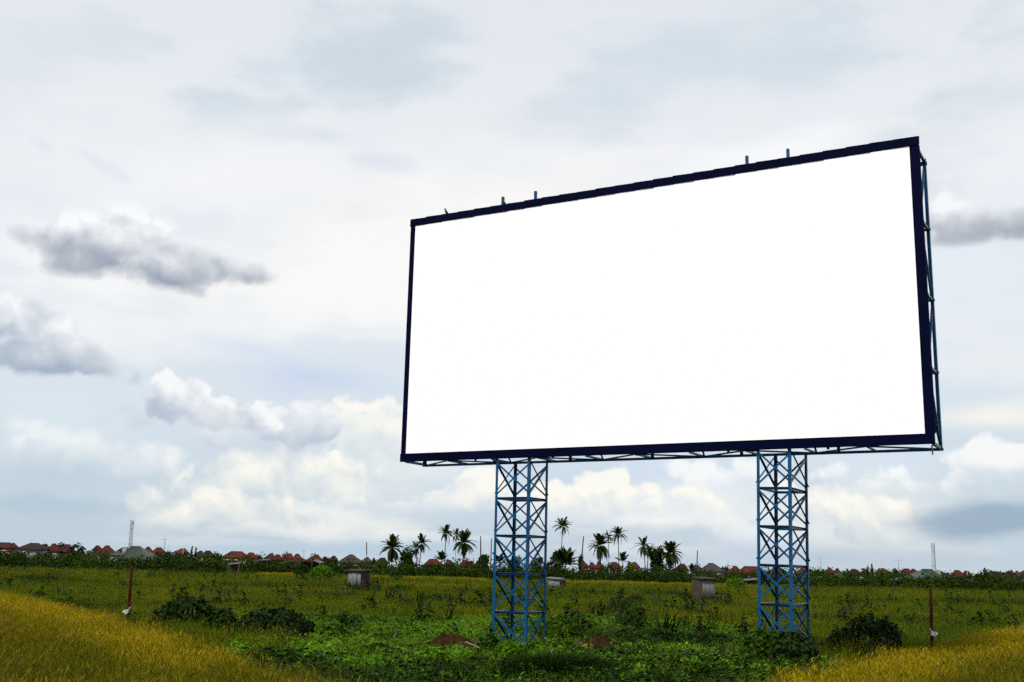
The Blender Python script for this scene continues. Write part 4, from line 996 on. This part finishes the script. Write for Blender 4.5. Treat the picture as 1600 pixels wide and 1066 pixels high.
# tall olive grass behind
p_g = [blade_tuft('grass_tuft', OLIVE_M, 40, .85, .40, .012, .25, s, heads=5, lean=.18) for s in (11, 12, 13)] + [blade_tuft('grass_tuft', GREEN_M, 36, .75, .38, .014, .35, s, lean=.2) for s in (14, 15)] + [blade_tuft('grass_tuft', DARKG_M, 36, .8, .38, .016, .4, s, lean=.2) for s in (16, 17)]
X1, Y1 = field(46000, 16, 120, 1.35); X2, Y2 = field(26000, 110, 285, 1.3)
X, Y = np.concatenate([X1, X2]), np.concatenate([Y1, Y2]); t = X / Y; ed = rice_edge(t)
far = Y > 110
weedy = (np.abs(t + .02 - .04) < .21) & (Y > 20) & (Y < 52 + 6 * wav(X, Y, 9, .3))
bx = (t > at(742, 1000, 1).x) & (t < at(838, 1000, 1).x) & (Y > 28.0) & (Y < 33.6)
ok = (Y > ed) & ~bx & ~(weedy & (RNG.random(len(X)) < .93))
X, Y, t, far, ed = X[ok], Y[ok], t[ok], far[ok], ed[ok]
v = wav(X, Y, 9, 1.9) + .5 * wav(X, Y, 2.5, .4) + RNG.normal(0, .35, len(X))
idx = RNG.integers(0, 3, len(X))
idx = np.where(v > .4, RNG.integers(3, 5, len(X)), idx)
idx = np.where(v < -.72, RNG.integers(5, 7, len(X)), idx)
rim = (Y - ed < 5 + 3 * wav(X, Y, 4, .9)) & (Y < 60)
idx = np.where(rim & (RNG.random(len(X)) < .9), RNG.choice([4, 5, 6], len(X), p=[.2, .4, .4]), idx)
sc = RNG.uniform(.65, 1.2, len(X)) * np.where(far, 1.5, 1.0) * np.where(Y < 26, .8, 1) * np.where((Y - ed < 7) & (Y < 62), .62, 1)
for (hx, hy_, hr) in ((558, 924, 2.2), (1101, 939, 2.2), (871, 924, 2.2)):
    c = gp(hx, hy_); sc = np.where((np.abs(X - c.x * Y / c.y) < hr) & (Y < c.y + 3) & (Y > c.y - 22), sc * .45, sc)
band = (Y > 205) & (Y < 285) & (np.abs(t) < .30)            # flatter strips before the tree line
keep = ~(band & (RNG.random(len(X)) < .7))
scatter('tall_grass', p_g, np.stack([X, Y, gz(X, Y)], 1)[keep], idx[keep], sc[keep], 'tall olive green grass covering the field behind the rice', 'grass')

# pale and golden strips far off
p_f = [blade_tuft('strip_tuft', RICE_M, 30, .8, .8, .05, .35, 21, heads=8), blade_tuft('strip_tuft', GREEN_M, 30, .5, .8, .06, .4, 22), blade_tuft('strip_tuft', WEEDY_M, 30, .6, .8, .05, .4, 23)]
def strip(px0, px1, Y0, Y1, k, n):
    a, b = at(px0, 900, 1), at(px1, 900, 1)
    Yy = RNG.uniform(Y0, Y1, n); tt = RNG.uniform(a.x, b.x, n)
    return tt * Yy, Yy, np.full(n, k)
S = [strip(405, 470, 232, 262, 0, 500), strip(580, 760, 212, 250, 0, 1800), strip(850, 1130, 205, 240, 0, 2300), strip(1130, 1180, 215, 240, 0, 300),
     strip(540, 765, 165, 212, 1, 1500), strip(860, 1130, 160, 205, 1, 1700), strip(320, 470, 200, 235, 1, 900), strip(85, 150, 205, 228, 2, 500), strip(1500, 1590, 205, 228, 2, 600)]
X, Y, idx = (np.concatenate([s[i] for s in S]) for i in range(3))
scatter('far_field_strips', p_f, np.stack([X, Y, gz(X, Y)], 1), idx, RNG.uniform(.8, 1.3, len(X)), 'narrow golden and green crop strips before the tree line', 'crop strip')

# bright broadleaf weeds in the middle plot
p_w = [leaf_clump('weed_clump', WEED_M, 120, .75, .42, .05, s) for s in (31, 32, 33)] + [leaf_clump('weed_clump', WEEDY_M, 80, .6, .4, .045, 34)] + [leaf_clump('weed_clump', DARKG_M, 110, .8, .5, .06, 35)] + [blade_tuft('weed_grass', GREEN_M, 26, .55, .3, .026, .7, 36), blade_tuft('weed_grass', WEED_M, 22, .5, .3, .02, .8, 37), blade_tuft('weed_grass', DARKG_M, 34, .62, .3, .014, .7, 38)]
X, Y = field(30000, 15, 66, 1.35, .36, 2)
t = X / Y; ed = rice_edge(t)
ok = (Y > ed - .4) & (np.abs(t - .02) < .27 + .02 * wav(X, Y, 5, .2)) & (Y < 55 + 8 * wav(X, Y, 7, .3) + RNG.normal(0, 4, len(X)))
mound_c = [gp(693, 1022), gp(950, 1027)]
for c in mound_c: ok &= ~((np.abs(X - c.x) < 1.5) & (Y > c.y - 2.2) & (Y < c.y + .8) & (RNG.random(len(X)) < np.where(Y > c.y - .6, .97, .6)))
bx = (X / Y > at(742, 1000, 1).x) & (X / Y < at(838, 1000, 1).x) & (Y > 28.5) & (Y < 33.6)
ok &= ~(bx & (RNG.random(len(X)) < .93))
X, Y = X[ok], Y[ok]
v = wav(X, Y, 3.2, 2.2) + RNG.normal(0, .5, len(X))
idx = RNG.integers(0, 3, len(X)); idx = np.where(v > 1.25, 3, idx); idx = np.where(v < -.95, 4, idx); idx = np.where(RNG.random(len(X)) < .24, RNG.integers(5, 7, len(X)), idx)
near = Y < 27.5 + 2.5 * wav(X, Y, 3, 1.1)
idx = np.where(near & (RNG.random(len(X)) < .8), rng_pick(len(X)), idx)
scatter('green_weeds', p_w, np.stack([X, Y, gz(X, Y)], 1), idx, RNG.uniform(.6, 1.25, len(X)), 'bright green broadleaf weeds covering the plot between the towers', 'weeds', .25)

# tall weed stalks standing above the grass
p_s = [blade_tuft('stalk', DARKG_M, 12, 1.2, .12, .03, .3, 41), blade_tuft('stalk', STALK_M, 6, 1.4, .1, .03, .2, 42, heads=5), leaf_clump('stalk', DARKG_M, 130, .9, 1.2, .11, 43), leaf_clump('stalk', G_MID, 70, .8, .9, .09, 44), blade_tuft('stalk', DARKG_M, 22, 1.35, .25, .10, .45, 45)]
X, Y = field(1500, 34, 150, 1.4); t = X / Y
ok = Y > rice_edge(t) + 2; X, Y = X[ok], Y[ok]
for (pa, pb, ya, yb, n_) in ((605, 770, 66, 78, 26), (895, 1050, 62, 74, 26), (560, 760, 48, 60, 10), (880, 1120, 44, 58, 12), (240, 460, 55, 100, 16), (1280, 1440, 55, 95, 14)):
    yy = RNG.uniform(ya, yb, n_) + 0; tt = at(pa, 930, 1).x + (at(pb, 930, 1).x - at(pa, 930, 1).x) * np.clip(RNG.normal(.5, .26, n_), 0, 1)
    X, Y = np.append(X, tt * yy), np.append(Y, yy)
n0 = 104
ki = np.where(np.arange(len(X)) >= len(X) - n0, RNG.choice([0, 2, 2, 4], len(X)), RNG.integers(0, 4, len(X)))
scatter('weed_stalks', p_s, np.stack([X, Y, gz(X, Y)], 1), ki, np.where(np.arange(len(X)) >= len(X) - n0, RNG.uniform(.6, 1.15, len(X)), RNG.uniform(.6, 1.15, len(X)) * (.75 + Y / 320)), 'dark weeds standing taller than the olive grass', 'weeds', .15)

# shrub belt before the houses and palms: one continuous mass
def belt():
    rng = np.random.default_rng(77); lob = []
    for px in np.arange(-330, 1930, 5.0):
        side = px < 395 or px > 1240
        for k in range(2):
            Y = rng.uniform(238, 262) if side else rng.uniform(256, 276)
            p = at(px + rng.uniform(-4, 4), 880, Y); h = rng.uniform(2.4, 4.9) * (1.0 if side else .86); w = rng.uniform(1.0, 2.2)
            if 186 < px < 246 or 1412 < px < 1470: h *= .9
            lob.append((p.x, Y, h * .45, w, w, h * .55))
    for px in np.arange(-330, 1930, 9.0):
        if (px < 395 or px > 1240):
            Y = rng.uniform(215, 236); p = at(px, 880, Y); h = rng.uniform(.6, 1.7); w = rng.uniform(.7, 1.6); lob.append((p.x, Y, h * .4, w, w, h * .6))
    for px in np.arange(-330, 1930, 8.0):            # bushes and low trees standing between the houses
        if rng.random() < .85:
            Y = rng.uniform(268, 312); p = at(px + rng.uniform(-5, 5), 880, Y); h = rng.uniform(3.6, 5.7); w = rng.uniform(1.2, 2.3)
            lob.append((p.x, Y, h * .5, w, w, h * .5))
    V, F = leaf_cloud(lob, 150000, .30, rng, .3)
    me = np_mesh('shrub_belt', V, F)
    tag(link('shrub_belt', me, BELT_M), 'dense dark green shrub belt growing before the houses', 'shrubs', kind='stuff')
BELT_M = leaf_mat('belt_foliage', (0.005, 0.014, 0.001), (0.02, 0.038, 0.002), wvar=(0.028, 0.048, 0.002), wscale=.09, transl=.2)
belt()

# ------------------------------------------------------------------ single bushes
def bush(px, ybase, ytop, wpx, label, m, leaf, n, grp='bushes standing in the grass'):
    G = gp(px, ybase); return tree(px, ytop, wpx, G.y, label, m, 'bush', 'bush', grp, kind='bush', leaf=leaf, n=int(n * 1.7), lob=8)
BUSHES = [
 (297, 988, 931, 86, 'large dark bush right of the left rusty post', G_DARK, .10, 2600), (266, 984, 944, 56, 'lower dark bush joined to the left of the large dark bush', G_DARK, .10, 1300),
 (350, 994, 950, 52, 'dark bush low in the grass right of the large dark bush', G_DARK, .10, 1200), (430, 1003, 950, 118, 'wide dark bush in front of the green weeds at left', G_DARK, .10, 3200),
 (385, 1004, 968, 60, 'dark bush at the left end of the wide dark bush', G_DARK, .10, 1400), (590, 1035, 1006, 60, 'dark low bush at the front of the weed plot', G_DARK, .08, 1600),
 (503, 910, 882, 36, 'round bright green bush left of the tin hut', G_BRIGHT, .2, 1300), (524, 908, 892, 22, 'small green bush between the round bush and the tin hut', G_MID, .2, 600),
 (472, 915, 897, 22, 'mid green bush left of the round bright one', G_MID, .2, 600), (466, 905, 890, 15, 'small dark bush behind the mid green bush', G_DARK, .2, 400),
 (620, 908, 893, 22, 'dark bush in the golden strip right of the left tin hut', G_DARK, .22, 600), (622, 914, 898, 9, 'thin pale shrub in front of the dark strip bush', G_MID, .16, 260),
 (652, 958, 943, 22, 'small dark bush among the weeds, left one of a pair', G_DARK, .10, 700), (702, 962, 944, 32, 'dark bush left of the left tower amid the weeds', G_DARK, .10, 900),
 (680, 946, 928, 30, 'dark spiky bush right of the dry leaning stem', G_DARK, .12, 800), (432, 952, 938, 24, 'small olive dark bush at the edge of tall grass', G_DARK, .12, 600),
 (957, 963, 944, 34, 'dark bush between the towers amid the weeds', G_DARK, .10, 900), (992, 950, 930, 32, 'dark spiky bush left of the dry stem between the towers', G_DARK, .12, 800),
 (1070, 968, 950, 20, 'left one of two small dark bushes left of the right tower', G_DARK, .10, 600), (1095, 970, 953, 18, 'right one of two small dark bushes left of the right tower', G_DARK, .10, 600),
 (1148, 922, 901, 32, 'round bright green bush right of the right tin hut', G_BRIGHT, .2, 1200), (1158, 928, 915, 26, 'small dark bush beside the round bright bush at right', G_MID, .18, 600),
 (1038, 916, 898, 22, 'dark bush in the golden strip left of the right tin hut', G_DARK, .22, 600),
 (1240, 1056, 988, 84, 'large dark bush hiding the foot of the right tower', G_DARK, .09, 2800), (1188, 1052, 984, 60, 'mid green bush at the left leg of the right tower', G_MID, .09, 1700), (1216, 1054, 986, 56, 'mid green bush in the middle of the right tower foot', G_MID, .09, 1700),
 (1356, 1023, 962, 88, 'large dark bush left of the right rusty post', G_DARK, .10, 2600), (1392, 1012, 982, 50, 'lower dark bush joined to the right of the large dark bush at right', G_DARK, .10, 1300), (1310, 1022, 984, 36, 'small dark bush right of the right tower', G_DARK, .10, 1000),
 (1135, 1030, 1012, 40, 'low dark bush in front of the weed plot at right', G_DARK, .08, 1000), (878, 1010, 962, 74, 'leafy shrub with large leaves right behind the left tower foot', G_BRIGHT, .13, 1500), (905, 985, 962, 22, 'small dark shrub right of the dry stick', G_DARK, .1, 500),
]
for b in BUSHES: bush(*b)
# dark grassy hummock in front of the left tower
def hummock():
    rng = np.random.default_rng(5); n = 2200
    c = gp(846, 1062); me_p = []
    X = c.x + rng.normal(0, 1.05, n); Y = c.y + rng.normal(0, .8, n)
    r = np.hypot((X - c.x) / 2.1, (Y - c.y) / 1.6); keep = r < 1.25
    X, Y, r = X[keep], Y[keep], r[keep]
    s = np.clip(1.5 - r * .85, .4, 1.25) * np.clip(1.05 + .22 * (X - c.x), .55, 1.3)
    scatter('dark_grass_hummock', [blade_tuft('hummock_tuft', DARKG_M, 40, .62, .25, .018, .9, 51), blade_tuft('hummock_tuft', GREEN_M, 22, .6, .25, .016, .9, 52), leaf_clump('hummock_tuft', DARKG_M, 80, .6, .4, .06, 53)], np.stack([X, Y, gz(X, Y)], 1), rng.choice(3, len(X), p=[.6, .08, .32]), s, 'dark overgrown grass heap before the left tower foot', 'grass', .2)
hummock()

# ------------------------------------------------------------------ rusty posts with torn white sacks
def rusty_post(xb, yb, xt, yt, label, lab2, flip):
    G = gp(xb, yb); T = at(xt, yt, G.y)
    o = empty('rusty_post', (G.x, G.y, 0), label, 'post', 'rusty posts at the rice edge')
    top = T - Vector((G.x, G.y, 0)); r = .06
    MB().tube([top * -.04, top * .35, top * .7, top], [r, r, r * .97, r * .95], 12).build('shaft', RUST, o, True)
    for t in (.28, .52, .78): MB().tube([top * t - UP * .02, top * t + UP * .02], r * 1.08, 12).build('rust_band', RUST, o, True)
    s = empty('torn_sack', (G.x - flip * .02, G.y - .16, 0), lab2, 'sack', 'torn white sacks at the posts'); s.scale = (.5, .5, .5); s.location.z = .36
    rng = random.Random(3); mb = MB(); nx, nz = 9, 7; vs = []
    for j in range(nz):
        for i in range(nx):
            u = i / (nx - 1) * 2 - 1; w = j / (nz - 1)
            zt = .85 + (.28 * max(0, u) ** 2 - .02 * u - .20 * max(0, -u)) ; z = .30 + (zt - .30) * w
            vs.append((flip * (u * (.15 + .10 * abs(w - .5)) + .06 * w), -.04 - .10 * (1 - u * u) + rng.uniform(-.025, .025), .52 + (z - .3) * .62 + rng.uniform(-.02, .02)))
    fs = [(j * nx + i, j * nx + i + 1, (j + 1) * nx + i + 1, (j + 1) * nx + i) for j in range(nz - 1) for i in range(nx - 1)]
    mb.add(vs, fs); me = mb.mesh('cloth', True); c = link('cloth', me, PLASTIC, s); md = c.modifiers.new('thick', 'SOLIDIFY'); md.thickness = .012
    MB().add([(flip * .17, -.10, .92), (flip * .31, -.16, 1.05), (flip * .16, -.12, 1.0), (flip * .17, -.06, .93), (flip * .31, -.14, 1.06), (flip * .165, -.07, 1.01)], [(0, 1, 2), (3, 5, 4), (0, 3, 4, 1), (1, 4, 5, 2), (2, 5, 3, 0)]).build('torn_flap', PLASTIC, s)
    MB().add([(-flip * .12, -.08, .86), (-flip * .30, -.16, .66), (-flip * .12, -.16, .62), (-flip * .12, -.05, .87), (-flip * .30, -.14, .67), (-flip * .12, -.13, .63)], [(0, 1, 2), (3, 5, 4), (0, 3, 4, 1), (1, 4, 5, 2), (2, 5, 3, 0)]).build('torn_flap', PLASTIC, s)
rusty_post(198.5, 986, 206, 884, 'rusty red brown post leaning right at left rice edge', 'torn white sack caught at foot of the left rusty post', 1)
rusty_post(1456.5, 1022, 1454, 920, 'rusty red brown upright post at right rice edge', 'torn white sack caught at foot of the right rusty post', -1)

# ------------------------------------------------------------------ tin huts
def corrugated(w, h, seed, t=.012, waves=5):
    rng = random.Random(seed); mb = MB(); n = waves * 4; vs = []
    for k in (0, 1):
        for j in range(2):
            for i in range(n + 1):
                x = -w / 2 + w * i / n; vs.append((x, .022 * math.sin(i * math.pi / 2) + k * t, j * h + (rng.uniform(-.03, .03) if False else 0)))
    q = 2 * (n + 1); fs = []
    for i in range(n):
        fs += [(i, i + 1, n + 1 + i + 1, n + 1 + i), (q + i, q + n + 1 + i, q + n + 1 + i + 1, q + i + 1), (i, q + i, q + i + 1, i + 1), (n + 1 + i, n + 1 + i + 1, q + n + 1 + i + 1, q + n + 1 + i)]
    fs += [(0, n + 1, q + n + 1, q), (n, q + n, q + 2 * n + 1, 2 * n + 1)]
    return mb.add(vs, fs)
def hut(xl, xr, xsplit, yb, yt, label, dark_right=True, rz=0.0, nsheet=3, roof_over=.35, low=0.0, roof_m=None):
    G = gp((xl + xr) / 2, yb); Y = G.y; w = (xr - xl) * m_per_px(Y); h = at(xl, yt, Y).z
    s = 1 if dark_right else -1
    wl = (xsplit - xl) * m_per_px(Y) if dark_right else (xr - xsplit) * m_per_px(Y); wd = w - wl
    ang = math.atan2(wd, wl)            # corner towards the viewer
    L1, L2 = wl / math.cos(R(24)), wd / math.cos(R(55))
    o = empty('tin_hut', (G.x, Y, 0), label, 'hut', 'tin huts in the field', R(rz))
    cx = (xsplit - (xl + xr) / 2) * m_per_px(Y)
    a1 = R(24) * s
    d1 = Vector((-s * math.cos(R(24)), math.sin(R(24)), 0)); d2 = Vector((s * math.cos(R(55)), math.sin(R(55)), 0)); c0 = Vector((cx, 0, 0))
    for i in range(nsheet):
        m = corrugated(L1 / nsheet * 1.02, h - .08 - .05 * (i % 2), i).mesh('wall_sheet', True)
        link('wall_sheet', m, TIN, o, c0 + d1 * (L1 * (i + .5) / nsheet) + UP * (.05) + Vector((0, -.014 * (i % 2), 0)), (R(rnd.uniform(-1.5, 1.5)), 0, math.atan2(d1.y, d1.x)))
    nb = 5
    for i in range(nb):
        hh = h - .1 - rnd.uniform(0, .12)
        MB().box((0, 0, hh / 2), (L2 / nb * .93, .025, hh)).build('plank', TIN_DARK, o, loc=c0 + d2 * (L2 * (i + .5) / nb) + UP * .02, rot=(R(rnd.uniform(-2, 2)), 0, math.atan2(d2.y, d2.x)))
    for p in (c0, c0 + d1 * L1, c0 + d2 * L2, c0 + d1 * L1 + d2 * L2):
        q = p * .94
        MB().box((q.x, q.y + .06, h / 2), (.07, .07, h)).build('corner_post', WOOD, o)
    # far walls
    link('back_sheet', corrugated(L1, h - .1, 9, waves=9).mesh('back_sheet', True), TIN, o, c0 + d2 * L2 + d1 * L1 / 2, (0, 0, math.atan2(d1.y, d1.x)))
    link('side_sheet', corrugated(L2, h - .1, 10, waves=7).mesh('side_sheet', True), TIN, o, c0 + d1 * L1 + d2 * L2 / 2, (0, 0, math.atan2(d2.y, d2.x)))
    mid = c0 + d1 * L1 / 2 + d2 * L2 / 2
    for k, (ov, dz, tl) in enumerate(((roof_over, .02, low), (-.1, .09, low * .6))):
        m = corrugated(L1 + .5 + ov, L2 + .5, 20 + k, waves=10).mesh('roof_sheet', True)
        ro = link('roof_sheet', m, roof_m or TIN_DARK, o)
        e = Matrix.Rotation(math.atan2(d1.y, d1.x) + (math.pi if s > 0 else 0), 4, 'Z') @ Matrix.Rotation(R(tl) * s, 4, 'Y') @ Matrix.Rotation(R(-86), 4, 'X')
        org = mid - d2 * (L2 / 2 + .25) + d1 * (ov * .35 * (1 if k == 0 else -1)) + UP * (h + dz)
        ro.matrix_local = Matrix.Translation(org) @ e
    return o, Y
hut(541.5, 575, 562.5, 924, 892.5, 'grey corrugated hut with dark brown right side, left of the left tower', True)
hut(1085, 1118, 1097.5, 939, 905, 'grey corrugated hut with dark brown left side, near the right tower', False)
hut(857, 884, 874, 924, 905, 'leaning grey hut with pale tilted roof just right of the left tower', True, 0, 2, .3, 6, TIN)
def stand(px, yb, w, label):
    G = gp(px, yb); o = empty('wooden_stand', (G.x, G.y, 0), label, 'bench', 'low wooden stands beside the huts')
    for i in range(3): MB().box((0, -.16 + .16 * i, .72), (w, .14, .05)).build('slat', WOOD, o)
    for sx in (-1, 1):
        for sy in (-1, 1): MB().box((sx * (w / 2 - .1), sy * .18, .35), (.07, .07, .7)).build('leg', WOOD, o)
stand(534, 929, .9, 'low reddish wooden stand left of the left tin hut')
stand(1124, 944, .8, 'low wooden stand right of the right tin hut')

# ------------------------------------------------------------------ dirt mounds with scrap wood, dry sticks
def mound(c, flip, label, lab2):
    rng = np.random.default_rng(9); n = 28; m = 20
    X, Y = np.meshgrid(np.linspace(-1.9, 1.9, n), np.linspace(-.8, .8, m)); r2 = (X / 1.6) ** 2 + (Y / .68) ** 2
    Z = .50 * np.exp(-r2 * 1.5) * (1 + .25 * flip * X) + .12 * np.sin(X * 4 * flip + 2 * np.sin(Y * 6)) * np.exp(-r2) + rng.normal(0, .045, X.shape) * (r2 < 1.2) - .06 - .12 * np.clip(r2 - 1, 0, 1)
    F = [(j * n + i, j * n + i + 1, (j + 1) * n + i + 1, (j + 1) * n + i) for j in range(m - 1) for i in range(n - 1)]
    o = link('dirt_mound', np_mesh('dirt_mound', np.stack([X.ravel(), Y.ravel(), Z.ravel()], 1), F), SOIL, None, (c.x, c.y, 0))
    tag(o, label, 'dirt mound', 'bare dirt mounds in the weeds')
    b = MB().box((0, 0, 0), (.46, .05, .03)).build('scrap_plank', PALE_WOOD, None, loc=(c.x + flip * .9, c.y - .62, .33), rot=(R(10), R(flip * 22), R(flip * 8))); tag(b, lab2 + ' pale plank lying on the brown dirt', 'plank', 'scrap wood on the mounds')
    for i, (dx, hh) in enumerate(((.55, .42), (.98, .55))):
        k = MB().box((0, 0, hh / 2), (.08, .07, hh)).build('stake', WOOD, None, loc=(c.x + flip * dx, c.y - .55, .0), rot=(0, R(rnd.uniform(-6, 6)), .3)); tag(k, lab2 + (' shorter dark stake in the brown dirt' if i == 0 else ' taller dark stake beside the pale plank'), 'stake', 'scrap wood on the mounds')
mound(mound_c[0], 1, 'bare brown dirt mound left of the left tower foot', 'left mound,')
mound(mound_c[1], -1, 'bare brown dirt mound right of the left tower foot', 'right mound,')
def stick(xb, yb, xt, yt, r, label, kind='dry_stick'):
    G = gp(xb, yb); T = at(xt, yt, G.y); v = T - Vector((G.x, G.y, 0))
    o = MB().tube([v * -.05, v * .4 + Vector((.02, 0, 0)), v * .75, v], [r, r * .85, r * .6, r * .3], 7).build(kind, BARK, None, True, loc=(G.x, G.y, 0)); tag(o, label, 'stick', 'dry sticks in the weeds')
stick(893, 1005, 886.5, 949, .035, 'thin dry upright stick right of the left tower foot')
stick(629, 945, 638, 918, .05, 'short dark dry stem leaning right in the weeds at left')
stick(1030, 955, 1021, 926, .05, 'short dark dry stem leaning left in the weeds between towers')

# ------------------------------------------------------------------ birds on the top edge
def bird(px, py, face, label):
    d = ray(px, py); k = (BORG + BB * -.02 - EYEV).dot(BB) / d.dot(BB); P = EYEV + d * k
    P.z = BZ + BH + .215
    o = empty('bird', P, label, 'bird', 'dark birds on the billboard edge', rz=-BY)
    sec = [(-.115, .005, .012), (-.07, .03, .018), (-.03, .065, .038), (.01, .105, .048), (.04, .15, .042), (.055, .19, .028), (.065, .215, .032), (.07, .24, .026), (.085, .248, .014), (.118, .243, .003)]
    mb = MB(); mb.tube([(-face * x, 0, z) for x, z, r in sec], [r for x, z, r in sec], 10); mb.build('body', FEATHER, o, True)
    for sy in (-1, 1):
        MB().tube([(face * 0.0, sy * .018, .07), (face * .005, sy * .018, .0)], .006, 5).build('leg', DARKSTEEL, o)
        MB().add([(-face * .02, sy * .046, .15), (face * .10, sy * .02, .03), (face * .05, sy * .052, .07), (-face * .02, sy * .05, .09)], [(0, 1, 2, 3)]).build('wing', FEATHER, o)
bird(698, 334, 1, 'small dark bird perched alone near the upper left billboard corner')
bird(788, 317, 1, 'small dark bird perched at the leftmost stub post')
